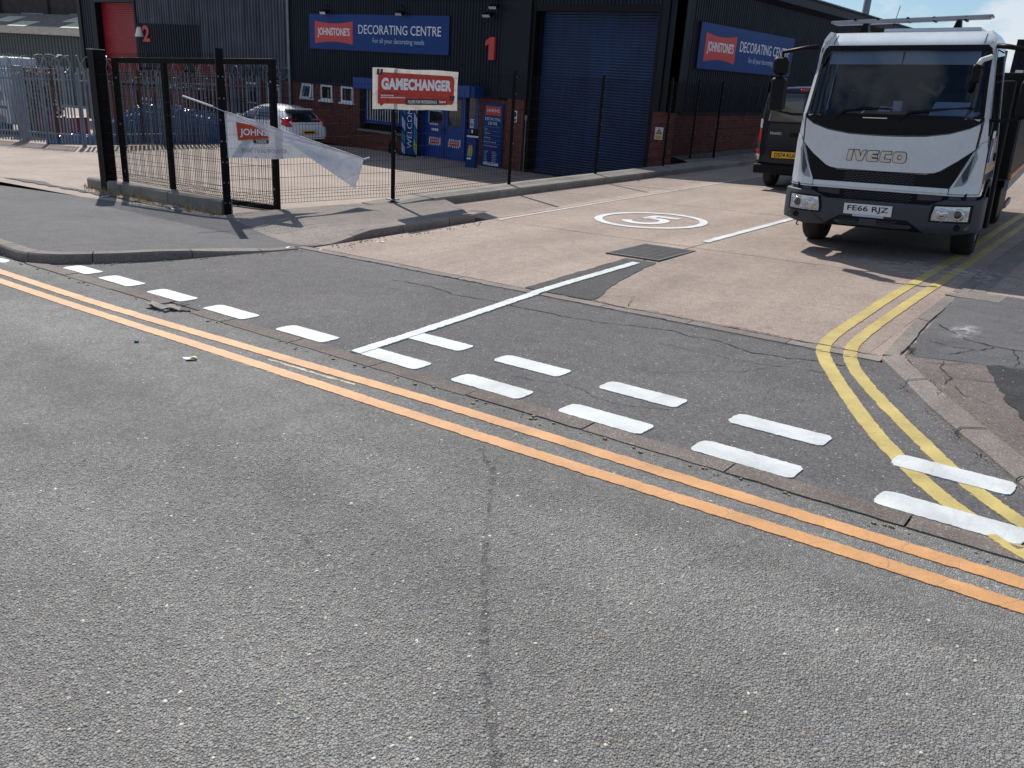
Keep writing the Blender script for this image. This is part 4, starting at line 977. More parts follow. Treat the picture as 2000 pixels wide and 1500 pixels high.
# ================================================================== FENCES AND GATE
def mesh_panel(A, B, zA, zB, h, name, parent, nfold=(.0, ), pitch=.05, rows=.2, r=.0023, fold=.035, inset=.04, out=-1):
    """welded mesh panel between two points, with V pressings; one joined mesh of real wires"""
    A3, B3 = Vector((*A, zA)), Vector((*B, zB)); d = B3 - A3; L_ = d.length; dx = d / L_; nrm = Vector((dx.y, -dx.x, 0)).normalized() * out
    b = MB()
    prof = []                                  # (height, offset)
    for fz in nfold: prof += [(fz, 0), (fz + .05, fold), (fz + .10, 0)]
    prof = sorted(set([(0, 0), (h, 0)] + prof))
    n = int((L_ - 2 * inset) / pitch)
    def wire(pts, r_):
        vs = []; k = len(pts)
        for p in pts:
            for q in ((dx * r_ + nrm * r_), (dx * r_ - nrm * r_), (-dx * r_ - nrm * r_), (-dx * r_ + nrm * r_)): vs.append(p + q)
        b.add(vs, [(4 * i + j, 4 * i + (j + 1) % 4, 4 * i + 4 + (j + 1) % 4, 4 * i + 4 + j) for i in range(k - 1) for j in range(4)])
    for i in range(n + 1):
        p0 = A3 + dx * (inset + i * pitch)
        wire([p0 + Vector((0, 0, z)) + nrm * o for z, o in prof], r)
    hz = set(); z = .0
    while z <= h + .01: hz.add(round(z, 3)); z += rows
    for fz in nfold: hz |= {round(fz, 3), round(fz + .05, 3), round(fz + .10, 3)}
    for z in sorted(hz):
        o = 0
        for (za, oa), (zb2, ob) in zip(prof, prof[1:]):
            if za <= z <= zb2: o = oa + (ob - oa) * (z - za) / max(1e-6, zb2 - za)
        q = nrm * (o + r * 1.6); a = A3 + dx * inset + q + Vector((0, 0, z)); c = B3 - dx * inset + q + Vector((0, 0, z))
        up = Vector((0, 0, 1)); r2 = r * 1.15
        vs = []
        for p in (a, c):
            for w in ((up * r2 + nrm * r2), (up * r2 - nrm * r2), (-up * r2 - nrm * r2), (-up * r2 + nrm * r2)): vs.append(p + w)
        b.add(vs, [(j, (j + 1) % 4, 4 + (j + 1) % 4, 4 + j) for j in range(4)])
    return b.build(name, M_black, parent, world=True)

fence = thing('mesh_fence', 'black welded mesh fence with slim posts along the drive', 'fence', (-10.6, 13.6, -.3))
posts = [((-11.68, 7.86), zs(-11.68, 7.86) + .02, 2.42, .11), ((-10.42, 10.22), -.26, 2.13, .06), ((-10.60, 13.62), -.245, 2.14, .06), ((-10.66, 16.9), -.21, 2.14, .06), ((-10.68, 20.15), -.18, 2.16, .06), ((-10.98, 22.25), -.17, 2.14, .06), ((-10.86, 23.5), -.15, 2.12, .06)]
for i, ((x, y), z, h, w) in enumerate(posts):
    nx = posts[min(i + 1, len(posts) - 1)][0]; pv = posts[max(0, i - 1)][0]; a = math.atan2(nx[1] - pv[1], nx[0] - pv[0])
    R_ = Matrix.Translation((x, y, z)) @ Matrix.Rotation(a, 4, 'Z')
    m_ = MB().box(-w / 2, w / 2, -w * .38, w * .38, -.12, h, M=R_)
    p = m_.build('post', M_black, fence, world=True, bevel=.005)
    iv = fence.matrix_world.inverted()
    c = MB().box(-w / 2 - .004, w / 2 + .004, -w * .38 - .004, w * .38 + .004, h, h + .012, M=R_); c.v = [tuple(iv @ Vector(q)) for q in c.v]; c.build('cap', M_plast, p)
    for k in range(7):
        zz = .18 + k * .31
        for sx in ((-1, 1) if i == 0 else (1,)):
            c = MB().lathe([(0, .011), (-.008, .011), (-.012, 0)], 8, 'y', (sx * w * .3, -w * .38, zz), M=R_); c.v = [tuple(iv @ Vector(q)) for q in c.v]; c.build('bolt', M_galv, p)
    if i: 
        c = MB().box(-.08, .08, -.09, .09, -.005, .012, M=R_); c.v = [tuple(iv @ Vector(q)) for q in c.v]; c.build('base_plate', M_galv, p)
for i in range(len(posts) - 1):
    (A, zA, hA, _), (B, zB, hB, _) = posts[i], posts[i + 1]
    zb0 = .12 if i == 0 else .05
    mesh_panel(A, B, zA + zb0, zB + .05, 2.03, 'mesh_panel', fence, (.06,), inset=.05)
mesh_panel((-10.9, 23.5), (-10.9, 34), -.1, .0, 2.0, 'mesh_panel', fence, (.06, .72, 1.38), pitch=.1)
for y in (27, 30.5, 34):
    MB().box(-10.93, -10.87, y - .03, y + .03, -.4, 2.05).build('post', M_black, fence, world=True)
mesh_panel((-15.88, 8.14), (-11.70, 7.90), zs(-15.88, 8.14) + .27, zs(-11.7, 7.9) + .24, 2.16, 'mesh_panel', fence, (.03,), inset=.03)
# big gate post
gp = thing('gate_post', 'thick black steel gate post at the left end of the sliding gate', 'post', (-15.98, 8.22, zs(-15.98, 8.22)))
MB().box(-.11, .11, -.11, .11, -.1, 2.49).build('column', M_black, gp, bevel=.008)
MB().box(-.115, .115, -.115, .115, 2.49, 2.505).build('cap', M_galv, gp)
for z in (1.0, 1.6, .45): MB().box(.10, .20, -.03, .03, z, z + .06).build('guide', M_black, gp)
# sliding gate leaf
gA, gB = Vector((-15.74, 8.40)), Vector((-11.55, 8.745))
gate = thing('sliding_gate', 'black sliding gate leaf with mesh infill half open behind the fence post', 'gate', (-13.6, 8.57, -.55))
gd = (gB - gA); gl = gd.length; ga = math.atan2(gd.y, gd.x)
def gz(t): return -.645 + (.155) * t
def gbar(name, t0, t1, z0, z1, w=.08, d=.08):
    p0, p1 = gA + gd * t0, gA + gd * t1; vs = []
    nrm = Vector((-gd.y, gd.x)).normalized() * d / 2
    for (p, t) in ((p0, t0), (p1, t1)):
        for s_ in (-1, 1):
            for z in (z0, z1): vs.append((p.x + nrm.x * s_, p.y + nrm.y * s_, gz(t) + z))
    MB().add(vs, [(0, 1, 3, 2), (4, 6, 7, 5), (0, 4, 5, 1), (2, 3, 7, 6), (1, 5, 7, 3), (0, 2, 6, 4)]).build(name, M_black, gate, world=True, bevel=.006)
k = .09 / gl
gbar('bottom_rail', 0, 1, 0, .09); gbar('top_rail', 0, 1, 2.25, 2.34)
for t in (0, .335, 1 - k): gbar('stile', t, t + k, .09, 2.25)
iv = gate.matrix_world.inverted()
for t0, t1 in ((k, .335), (.335 + k, 1 - k)):
    a, c = gA + gd * t0, gA + gd * t1
    mesh_panel(a, c, gz(t0) + .09, gz(t1) + .09, 2.16, 'mesh_infill', gate, (.03,), inset=.02, fold=.03)
for t in (k * 1.2, 1 - k * .5):
    for z in (.35, 1.2, 2.0):
        p = gA + gd * t; MB().lathe([(0, .02), (-.012, .02), (-.018, 0)], 8, 'y', (p.x, p.y - .04, gz(t) + z)).build('fixing', M_galv, gate, world=True)

# galvanised palisade
pal = thing('palisade_fence', 'grey galvanised steel palisade fence behind the sliding gate', 'fence', (-29.5, 13.5, zy(-29.5, 13.5)))
def pale_mb(h):
    b = MB(); w = .037
    pr = [(-w, -.0), (-w * .75, -.012), (-w * .3, .0), (0, -.010), (w * .3, 0), (w * .75, -.012), (w, 0)]
    vs = []
    for x, y in pr: vs += [(x, y, .05), (x, y, h - .10)]
    for x, y in pr: vs.append((x * .9 + (0), y + .01, h - .02 - .06 * abs(abs(x) / w - .55)))
    n = len(pr)
    b.add(vs, [(2 * i, 2 * i + 2, 2 * i + 3, 2 * i + 1) for i in range(n - 1)] + [(2 * i + 1, 2 * i + 3, 2 * n + i + 1, 2 * n + i) for i in range(n - 1)])
    return shell(b, (0, .004, 0))
PALE = {}
def palisade(A, B, h, pitch=.155):
    A, B = Vector(A), Vector(B); d = B - A; L_ = d.length; a = math.atan2(d.y, d.x); n = int(L_ / pitch)
    iv = pal.matrix_world.inverted()
    for i in range(n + 1):
        p = A + d * (i * pitch / L_); z = zy(*p); rusty = random.random() < .10
        key = (round(h, 2), rusty)
        if key not in PALE: o = PALE[key] = pale_mb(h).build('pale', M_rust if rusty else M_galv, pal)
        else: o = PALE[key].copy(); COL.objects.link(o); o.parent = pal
        if rusty: o['label'] = 'rusty brown pale'
        hh = random.uniform(-.01, .01)
        o.matrix_local = iv @ (Matrix.Translation((p.x, p.y, z + hh)) @ Matrix.Rotation(a, 4, 'Z') @ Matrix.Rotation(random.gauss(0, .006), 4, 'Y'))
    nn = Vector((-d.y, d.x)).normalized()
    for zz in (.32, h - .45):
        vs = []
        for p in (A, B):
            z = zy(*p)
            for s_, q in ((.012, 0), (.055, 0), (.055, .05), (.012, .05)): vs.append((p.x + nn.x * s_, p.y + nn.y * s_, z + zz + q))
        MB().add(vs, [(0, 1, 2, 3), (7, 6, 5, 4), (0, 4, 5, 1), (1, 5, 6, 2), (2, 6, 7, 3), (3, 7, 4, 0)]).build('rail', M_galv, pal, world=True)
    k = 0
    while k <= L_:
        p = A + d * (k / L_); z = zy(*p); q = p + nn * .10
        MB().box(q.x - .05, q.x + .05, q.y - .05, q.y + .05, z - .1, z + h - .2).build('post', M_galv if random.random() < .6 else M_rust, pal, world=True); k += 2.75
palisade((-35.2, 12.35), (-28.15, 13.62), 2.45)
palisade((-27.95, 13.75), (-27.75, 21.5), 2.42, .15)
# razor wire coils on top
def coil(A, B, h, lab):
    A, B = Vector(A), Vector(B); d = B - A; L_ = d.length; t = d / L_; nn = Vector((-t.y, t.x)); pts = []; n = int(L_ / .27) * 14
    for i in range(n + 1):
        f = i / n; q = 2 * math.pi * i / 14; R_ = .27 + .05 * math.sin(i * .7) + random.gauss(0, .012); p = A + d * min(1, max(0, f + .03 * math.sin(i * .21)))
        pts.append((p.x + nn.x * R_ * math.sin(q) + t.x * .08 * math.sin(q * .5), p.y + nn.y * R_ * math.sin(q), zy(*p) + h + .16 + R_ * math.cos(q)))
    b = MB().tube(pts, .011, 4)
    for i in range(0, len(pts), 3):
        p = pts[i]; b.box(p[0] - .025, p[0] + .025, p[1] - .003, p[1] + .003, p[2] - .006, p[2] + .006)
    for k in range(int(L_ / 1.4)):
        p = A + d * (k * 1.4 / L_ + .03); z = zy(*p) + h; b.tube([(p.x, p.y, z - .4), (p.x + .04, p.y - .05, z), (p.x + .1, p.y - .25, z + .38)], .012, 4)
    tag(b.build('razor_wire', M_wire), lab, 'razor wire', 'razor wire coils on the palisade')
coil((-35.2, 12.35), (-28.15, 13.62), 2.3, 'coiled razor wire along the palisade left of the gate post')
coil((-27.95, 13.75), (-27.75, 21.5), 2.3, 'coiled razor wire along the palisade seen through the gate')

# ------------------------------------------------------------------ banners on the fence
def grid_sheet(c00, c10, c11, c01, nu, nv, bulge):
    """bilinear cloth patch, bulge(s,t)-> offset vector"""
    b = MB(); P = [Vector(c) for c in (c00, c10, c11, c01)]; vs = []
    for j in range(nv + 1):
        for i in range(nu + 1):
            s_, t = i / nu, j / nv
            p = P[0] * (1 - s_) * (1 - t) + P[1] * s_ * (1 - t) + P[2] * s_ * t + P[3] * (1 - s_) * t; vs.append(p + Vector(bulge(s_, t)))
    b.add(vs, [(j * (nu + 1) + i, j * (nu + 1) + i + 1, (j + 1) * (nu + 1) + i + 1, (j + 1) * (nu + 1) + i) for j in range(nv) for i in range(nu)]); return b
FA, FB = Vector((-11.68, 7.86)), Vector((-10.42, 10.22)); fd = (FB - FA).normalized(); fn = Vector((fd.y, -fd.x))
ban = thing('loose_banner', 'torn white paint banner twisted and flapping on the fence beside the gate', 'banner', (-11.3, 8.2, .3))
def fp(s_, z, o=.09): return Vector((FA.x + fd.x * s_ + fn.x * o, FA.y + fd.y * s_ + fn.y * o, z))
# printed face: hangs from the left edge
front_ = grid_sheet(fp(.04, .385, .11), fp(1.36, .40, .10), fp(.50, .86, .13), fp(.02, 1.06, .11), 16, 10, lambda s_, t: (0, -.02 * math.sin(3.1 * s_) * (1 - t), .012 * math.sin(s_ * 9) * (1 - t)))
front_.build('printed_face', M_banner, ban, world=True, smooth=True)
# reverse: the loose half twisted over
rev = grid_sheet(fp(.30, .95, .15), fp(1.42, .405, .19), fp(2.02, -.06, .17), fp(2.16, .40, .13), 14, 12, lambda s_, t: (fn.x * .05 * math.sin(math.pi * s_) * math.sin(math.pi * t), fn.y * .07 * math.sin(math.pi * s_), .02 * math.sin(math.pi * t * 2) * s_))
bm_rev = grid_sheet(fp(.02, 1.07, .13), fp(.98, .60, .20), fp(1.99, -.06, .17), fp(2.15, .40, .12), 22, 14, lambda s_, t: (fn.x * (.16 * math.sin(math.pi * t ** .8) * (.35 + .65 * s_) + .02 * math.sin(s_ * 7 + t * 4)), fn.y * (.16 * math.sin(math.pi * t ** .8) * (.35 + .65 * s_) + .02 * math.sin(s_ * 7 + t * 4)), .02 * math.sin(math.pi * t) * s_ * (1 - s_) * 4))
bm_rev.build('reverse_face', M_banner, ban, world=True, smooth=True)
MB().tube([fp(.02, 1.07, .13), fp(1.1, .745, .145), fp(2.15, .41, .12)], .010, 5).build('hem_cord', M_banner, ban, world=True)
MB().tube([fp(-.55, 1.26, .08), fp(-.14, 1.13, .10)], .014, 5).build('hem_pole', M_wht, ban, world=True)
MB().tube([fp(-.14, 1.13, .10), fp(.03, 1.06, .12)], .006, 4).build('tie', M_wht, ban, world=True)
MB().tube([fp(2.13, .40, .12), fp(2.25, .425, .08)], .014, 5).build('tie', M_banner, ban, world=True)
Mb = frame(fp(0, 0, .135), (fd.x, fd.y, 0))
def bandecal(mb, name, m): xf(mb, Mb); return mb.build(name, m, ban, world=True)
for x, z in ((.03, .41), (.03, .74), (.45, .40), (.85, .40)):
    bandecal(MB().lathe([(0, .012), (-.004, .012), (-.004, .005)], 10, 'y', (x, -.003, z)), 'eyelet', M_galv)
lg = MB().prism([(.18, .92), (.40, .885), (.52, .82), (.63, .735), (.66, .69), (.40, .675), (.20, .65)], 0, -.004, 'y')
bandecal(lg, 'logo', M_bannerb)
bandecal(xf(text_mb('JOHNS', .13, .40, .02, ext=.002), Matrix.Translation((.43, -.008, .765))), 'lettering', M_letter)
bandecal(MB().box(.42, .65, -.006, -.001, .615, .675), 'logo_strip', M_gc_blk)
bandecal(xf(text_mb('TRADE', .042, .16, .008, ext=.002), Matrix.Translation((.535, -.009, .645))), 'lettering', M_letter)
bandecal(xf(text_mb('PAINT TO BE PROUD OF', .06, .68, .0, ext=.002), Matrix.Translation((.58, -.004, .505))), 'lettering', M_txtgrey)

gcb = thing('advertising_banner', 'pale banner with red panel reading GAMECHANGER tied on the mesh fence', 'banner', (-10.33, 10.7, 1.2))
A_, B_ = Vector((-10.33, 9.64)), Vector((-10.46, 11.79)); gdv = (B_ - A_); gw = gdv.length
Mg = frame((A_.x + .03, A_.y, 1.20), (gdv.x, gdv.y, 0))
def gcd(mb, name, m, **k): return xf(mb, Mg).build(name, m, gcb, world=True, **k)
gs = grid_sheet((0, 0, 0), (gw, 0, -.02), (gw, 0, .625), (0, 0, .615), 18, 6, lambda s_, t: (0, .012 * math.sin(s_ * 14) * math.sin(3 * t), .006 * math.sin(s_ * 11)))
gcd(gs, 'cloth', M_gc_pale, smooth=True)
gcd(MB().prism([(.10, .09), (.14, .085), (.18, .045), (.24, .085), (1.98, .075), (2.02, .11), (2.03, .48), (1.97, .545), (.16, .555), (.11, .51)], -.014, -.017, 'y'), 'red_panel', M_gc_red)
gcd(xf(text_mb('GAMECHANGER', .18, 1.76, .055, ext=.002, spacing=1.06), Matrix.Translation((1.06, -.021, .385))), 'lettering', M_letter)
gcd(MB().box(.76, 1.83, -.0215, -.018, .07, .165), 'strap_line', M_gc_blk)
gcd(xf(text_mb('FILLERS FOR PROFESSIONALS', .05, .74, .012, .15, ext=.002), Matrix.Translation((1.18, -.0245, .118))), 'lettering', M_letter)
gcd(MB().prism([(1.585, .085), (1.80, .078), (1.815, .155), (1.60, .16)], -.0225, -.024, 'y'), 'brand_patch', M_gc_red)
gcd(xf(text_mb('Toupret', .05, .19, .03, .2, ext=.002), Matrix.Translation((1.70, -.027, .12))), 'lettering', M_letter)
for x, z in ((.07, .515), (.145, .515), (1.90, .14), (1.975, .14)):
    gcd(MB().prism([(x, z), (x + .055, z), (x + .068, z + .085), (x + .013, z + .085)], -.020, -.023, 'y'), 'quote_mark', M_gc_blk)
for i, (w, m_) in enumerate(((.42, M_gc_blk), (.30, M_letter), (.58, M_letter))):
    b = MB()
    x = .17
    while x < .17 + w:
        q = random.uniform(.02, .05); b.box(x, x + q, -.0195, -.0175, .235 - i * .032, .250 - i * .032); x += q + .012
    o = gcd(b, 'small_print', m_); o['kind'] = 'stuff'

# ================================================================== THE LORRY
TX = Matrix(((0.9953413886599279, -0.08741815902265371, -0.04066430244841682), (0.08708108784589437, 0.9961511228124932, -0.009991229102805116), (0.04138120539691801, 0.006403592155902927, 0.9991229102805115)))
lorry = thing('lorry', 'white flatbed lorry with a dark bumper and a roof light bar parked facing the street', 'lorry', (-2.9212, 11.2256, -.1025), TX)
def lerp_tab(t, tab):
    for (a, x), (b, y) in zip(tab, tab[1:]):
        if t <= b: return x + (y - x) * max(0, min(1, (t - a) / (b - a)))
    return tab[-1][1]
def HW(z): return lerp_tab(z, [(.80, 1.115), (1.0, 1.115), (1.42, 1.095), (1.75, 1.06), (2.52, .985), (2.64, .955), (2.74, .88)])
def FY(x, z):
    y = .05 if z <= 1.74 else .05 + .37 * (z - 1.74)
    if z < 1.0: y -= .02 * (1.0 - z) / .1 * .5
    if z > 2.56: y += 1.6 * (z - 2.56) ** 1.5 * 2
    t = max(0, (abs(x) - .76) / .34)
    return y + .17 * t ** 2.4 + .012 * (x / .9) ** 2
def patch(poly, off=.0, thick=.02, step=.12, f=FY):
    b = tess(poly, step, lambda a, c: 0); vs = [(p[0], f(p[0], p[1]) - off, p[1]) for p in b.v]; b.v = vs
    if thick: shell(b, (0, thick, 0))
    return b
def mirx(poly): return [(-p[0], p[1]) for p in poly][::-1]
# cab shell with openings for windscreen and doors
xs = [-1, -.955, -.915, -.86, -.78, -.65, -.5, -.35, -.2, -.07, .07, .2, .35, .5, .65, .78, .86, .915, .955, 1]
zs_ = [.86, .95, 1.1, 1.3, 1.5, 1.66, 1.74, 1.86, 2.0, 2.2, 2.4, 2.52, 2.58, 2.63, 2.67, 2.70, 2.72]
side = [.35, .48, .62, 1.0, 1.36, 1.5, 1.72]
b = MB(); rows_ = []
for z in zs_:
    w = HW(z); r = [(-w, y, z) for y in side[::-1]] + [(x * w, FY(x * w, z), z) for x in xs] + [(w, y, z) for y in side]; rows_.append(r)
n = len(rows_[0]); b.v = [p for r in rows_ for p in r]
ns = len(side)
for j in range(len(zs_) - 1):
    for i in range(n - 1):
        z0, z1 = zs_[j], zs_[j + 1]
        ix0 = i - ns
        if z0 >= 1.74 and z1 <= 2.52 and 1 <= ix0 and ix0 + 1 <= len(xs) - 2: continue           # windscreen
        sd_ = None
        if i < ns - 1: sd_ = (ns - 2 - i)
        elif i >= ns + len(xs): sd_ = i - ns - len(xs)
        if sd_ is not None and z0 >= 1.5 and z1 <= 2.52 and 1 <= sd_ <= 3: continue                # door glass
        if sd_ is not None and z1 <= 1.1 and sd_ >= 1: continue                                     # wheel arch
        b.f.append((j * n + i, j * n + i + 1, (j + 1) * n + i + 1, (j + 1) * n + i)); b.m.append(0)
top = len(zs_) - 1
b.f.append(tuple(top * n + i for i in range(n))); b.m.append(0)
for j in range(len(zs_) - 1):
    b.f.append((j * n, (j + 1) * n, (j + 1) * n + n - 1, j * n + n - 1)); b.m.append(0)
cabo = b.build('cab', M_cab, lorry, smooth=True, auto=38)
# windscreen, surround, visor, interior
WS = [(-1.0, 1.765), (-.965, 1.74), (.965, 1.74), (1.0, 1.765), (.955, 2.46), (.93, 2.53), (.86, 2.56), (-.86, 2.56), (-.93, 2.53), (-.955, 2.46)]
patch(WS, .008, 0, .1).build('windscreen', M_wscreen, lorry, smooth=True)
def ringpatch(outer, inner, off, thick, name, m, par=lorry):
    b = MB(); k = len(outer); N_ = 4
    pts = []
    for (a, c) in zip(outer, inner): pts.append((a, c))
    vs = []
    dense_o, dense_i = [], []
    for q in range(k):
        for s_ in range(N_):
            t = s_ / N_; o1, o2, i1, i2 = outer[q], outer[(q + 1) % k], inner[q], inner[(q + 1) % k]
            dense_o.append((o1[0] + (o2[0] - o1[0]) * t, o1[1] + (o2[1] - o1[1]) * t)); dense_i.append((i1[0] + (i2[0] - i1[0]) * t, i1[1] + (i2[1] - i1[1]) * t))
    for o_, i_ in zip(dense_o, dense_i):
        for p in (o_, i_): vs.append((p[0], FY(p[0], p[1]) - off, p[1]))
    m2 = len(dense_o)
    b.add(vs, [(2 * i, 2 * ((i + 1) % m2), 2 * ((i + 1) % m2) + 1, 2 * i + 1) for i in range(m2)]); shell(b, (0, thick, 0)); return b.build(name, m, par)
inner = [(x * .962 if abs(x) > .9 else x * .955, z + (.028 if z < 2 else -.045)) for x, z in WS]
ringpatch(WS, inner, .014, .02, 'windscreen_seal', M_plast)
# sun visor as two blinds behind the glass, header black band
patch([(-.94, 2.50), (.94, 2.50), (.90, 2.56), (-.90, 2.56)], .011, 0, .2).build('header_band', M_plast, lorry)
for a, c in ((-.86, -.005), (.005, .84)): patch([(a, 2.34), (c, 2.34), (c - .01, 2.49), (a + .01, 2.49)], -.06, .006, .2).build('sun_visor', M_visor, lorry)
MB().box(-.98, .98, .32, .75, 1.50, 1.72).prism([(.20, 1.60), (.20, 1.735), (.70, 1.80), (.78, 1.60)], -.98, .98, 'x').build('dashboard', M_dash, lorry, bevel=.02)
MB().box(-1.0, 1.0, 1.62, 1.66, 1.1, 2.55).build('cab_back', M_dash, lorry)
for x in (-.55, .15, .60): MB().box(x - .24, x + .24, 1.30, 1.45, 1.2, 2.05).box(x - .12, x + .12, 1.32, 1.42, 2.05, 2.25).build('seat', M_dash, lorry, bevel=.04)
sw = [(-.56 + .22 * math.cos(q), .66 + .10 * math.sin(q), 1.84 + .19 * math.sin(q)) for q in [2 * math.pi * i / 24 for i in range(25)]]
MB().tube(sw, .016, 6, caps=False).build('steering_wheel', M_plast, lorry, smooth=True)
MB().prism([(.40, 0), (.80, 0), (.82, .25), (.44, .25)], 0, .006, 'z', M=Matrix.Translation((0, .20, 1.745)) @ Matrix.Rotation(.75, 4, 'X')).build('papers', M_paper, lorry)
MB().prism([(.80, 0), (.97, 0), (.97, .12), (.86, .10)], 0, .006, 'z', M=Matrix.Translation((0, .22, 1.75)) @ Matrix.Rotation(.6, 4, 'X')).build('papers', M_letter, lorry)
MB().lathe([(0, .05), (.12, .055), (.125, .04), (.0, .038)], 14, 'z', (.02, .36, 1.80)).build('mug', M_visor, lorry, smooth=True)
MB().prism([(-.08, 0), (.06, 0), (.08, .07), (-.06, .08)], 0, .005, 'z', M=Matrix.Translation((-.12, .34, 1.79)) @ Matrix.Rotation(.9, 4, 'X')).build('papers', M_ltblue, lorry)
MB().tube([(.14, .9, 2.12), (.36, .95, 2.0), (.42, .95, 2.12)], .035, 6).build('hi_vis_strap', M_hiviz, lorry)
# black scuttle under the windscreen
hood_top = [(-1.005, 1.70), (-.90, 1.64), (-.70, 1.575), (-.44, 1.535), (-.18, 1.525), (0, 1.523), (.18, 1.525), (.44, 1.535), (.70, 1.575), (.90, 1.64), (1.005, 1.70)]
patch([(-1.02, 1.755)] + hood_top + [(1.02, 1.755)], .006, .02, .1).build('scuttle_panel', M_plast, lorry)
hood = [(-.995, 1.685)] + [(x * .99, z - .012) for x, z in hood_top[1:-1]] + [(.995, 1.685), (.995, 1.62), (.985, 1.40), (.83, 1.265), (.66, 1.14), (.60, 1.115), (.52, 1.105), (0, 1.098), (-.52, 1.105), (-.60, 1.115), (-.66, 1.14), (-.83, 1.265), (-.985, 1.40), (-.995, 1.62)]
patch([(x * 1.012, z + (.008 if z > 1.5 else -.008)) for x, z in hood], .010, .012, .07).build('bonnet_gap', M_blk, lorry)
patch(hood, .022, .03, .07).build('bonnet_flap', M_cab, lorry, bevel=.006)
grl = [(-.98, 1.385), (-.82, 1.245), (-.67, 1.13), (-.52, 1.09), (.52, 1.09), (.67, 1.13), (.82, 1.245), (.98, 1.385), (.795, .945), (-.795, .945)]
patch(grl, .004, .02, .07).build('grille_panel', M_plast, lorry)
patch([(-.79, .945), (.79, .945), (.79, .885), (-.79, .885)], .024, .03, .1).build('white_strip', M_cab, lorry, bevel=.008)
def honey(x0, x1, z0, z1, y, s_=.028):
    b = MB(); r = 0; z = z0
    while z < z1:
        x = x0 + (s_ if r % 2 else 0)
        while x < x1 - s_ * 1.4:
            b.box(x, x + s_ * 1.45, y - .008, y + .004, z, z + s_ * .30); x += s_ * 2
        z += s_ * .72; r += 1
    return b
o = honey(-.42, .42, .965, 1.085, FY(0, 1.0) - .004).build('grille_mesh', M_bump, lorry); o['kind'] = 'stuff'
for s_ in (1, -1):
    cp = [(1.01, 1.405), (1.04, 1.47), (1.09, 1.50), (1.105, 1.40), (1.115, .95), (1.10, .885), (.795, .882), (.80, .95)]
    cp = cp if s_ == 1 else mirx(cp)
    ccx = sum(p[0] for p in cp) / len(cp); patch([(ccx + (p[0] - ccx) * 1.05, 1.19 + (p[1] - 1.19) * 1.02) for p in cp], .004, .012, .06).build('panel_gap', M_blk, lorry)
    patch(cp, .014, .03, .06).build('corner_panel', M_cab, lorry, bevel=.006)
    df = [(1.005, 1.38), (1.03, 1.31), (.965, 1.02), (.93, .985), (.835, .965)]
    df = df if s_ == 1 else mirx(df)
    patch(df, .0185, .01, .06).build('air_deflector', M_cabgrey, lorry)
    df2 = [(.99, 1.34), (.965, 1.06), (.93, 1.01), (.90, 1.10)]
    df2 = df2 if s_ == 1 else mirx(df2)
    patch(df2, .0215, .01, .06).build('deflector_recess', M_bump, lorry)
    ml_ = [(.91, 2.60), (.955, 2.585), (.945, 2.63), (.91, 2.645)]
    ml_ = ml_ if s_ == 1 else mirx(ml_)
    patch(ml_, .008, .02, .05).build('marker_lamp', M_lens, lorry)
    patch([(s_ * .84, 2.575), (s_ * .846, 2.575), (s_ * .846, 2.69), (s_ * .84, 2.69)][::s_], .012, .012, .03).build('panel_gap', M_blk, lorry)
    patch([(s_ * 1.003, 1.42), (s_ * 1.010, 1.42), (s_ * 1.022, 1.74), (s_ * 1.015, 1.74)][::s_], .010, .012, .1).build('panel_gap', M_blk, lorry)
# chrome letters
def letters(polys, off, ext):
    cu = bpy.data.curves.new('t', 'CURVE'); cu.dimensions = '2D'; cu.fill_mode = 'BOTH'; cu.offset = off
    for pl in polys:
        sp_ = cu.splines.new('POLY'); sp_.points.add(len(pl) - 1); sp_.use_cyclic_u = True
        for q, p in zip(sp_.points, pl): q.co = (p[0], p[1], 0, 1)
    ob = bpy.data.objects.new('t', cu); COL.objects.link(ob); dg = bpy.context.evaluated_depsgraph_get(); me = bpy.data.meshes.new_from_object(ob.evaluated_get(dg))
    b = MB(); b.add([(v.co.x, 0, v.co.y) for v in me.vertices], [tuple(p.vertices) for p in me.polygons]); bpy.data.objects.remove(ob); bpy.data.curves.remove(cu); bpy.data.meshes.remove(me)
    return shell(b, (0, ext, 0))
def rr(x0, x1, z0, z1, r, n=4):
    o = []
    for cx_, cz_, a0 in ((x1 - r, z1 - r, 0), (x0 + r, z1 - r, 90), (x0 + r, z0 + r, 180), (x1 - r, z0 + r, 270)):
        for i in range(n + 1): q = math.radians(a0 + 90 * i / n); o.append((cx_ + r * math.cos(q), cz_ + r * math.sin(q)))
    return o
LH = .118
logo_ = [[(0, 0), (.055, 0), (.068, LH), (.012, LH)],
  [(.085, LH), (.142, LH), (.170, .045), (.197, LH), (.236, LH), (.200, .012), (.185, 0), (.145, 0), (.128, .012)],
  [(.262, 0), (.385, 0), (.388, .030), (.315, .030), (.315, .046), (.378, .046), (.381, .072), (.318, .072), (.320, .088), (.390, .088), (.393, LH), (.275, LH), (.255, .100), (.247, .018)],
  [(.432, 0), (.545, 0), (.547, .030), (.470, .030), (.472, .088), (.548, .088), (.550, LH), (.440, LH), (.420, .100), (.414, .018)],
  rr(.575, .735, 0, LH, .036), rr(.630, .680, .030, .088, .016)[::-1]]
for off_, yo, m_, nm in ((.0, -.034, M_chrome, 'lettering'), (.007, -.026, M_plast, 'lettering_edge')):
    for pl_ in ([logo_[0]], [logo_[1][::-1]], [logo_[2]], [logo_[3]], logo_[4:]):
        lt = letters(pl_, off_, .012); lt.v = [((p[0] - .37) * .93 - .07, FY(p[0] - .425, 1.27) + yo + p[1], p[2] * 1.04 + 1.212) for p in lt.v]; lt.build(nm, m_, lorry)
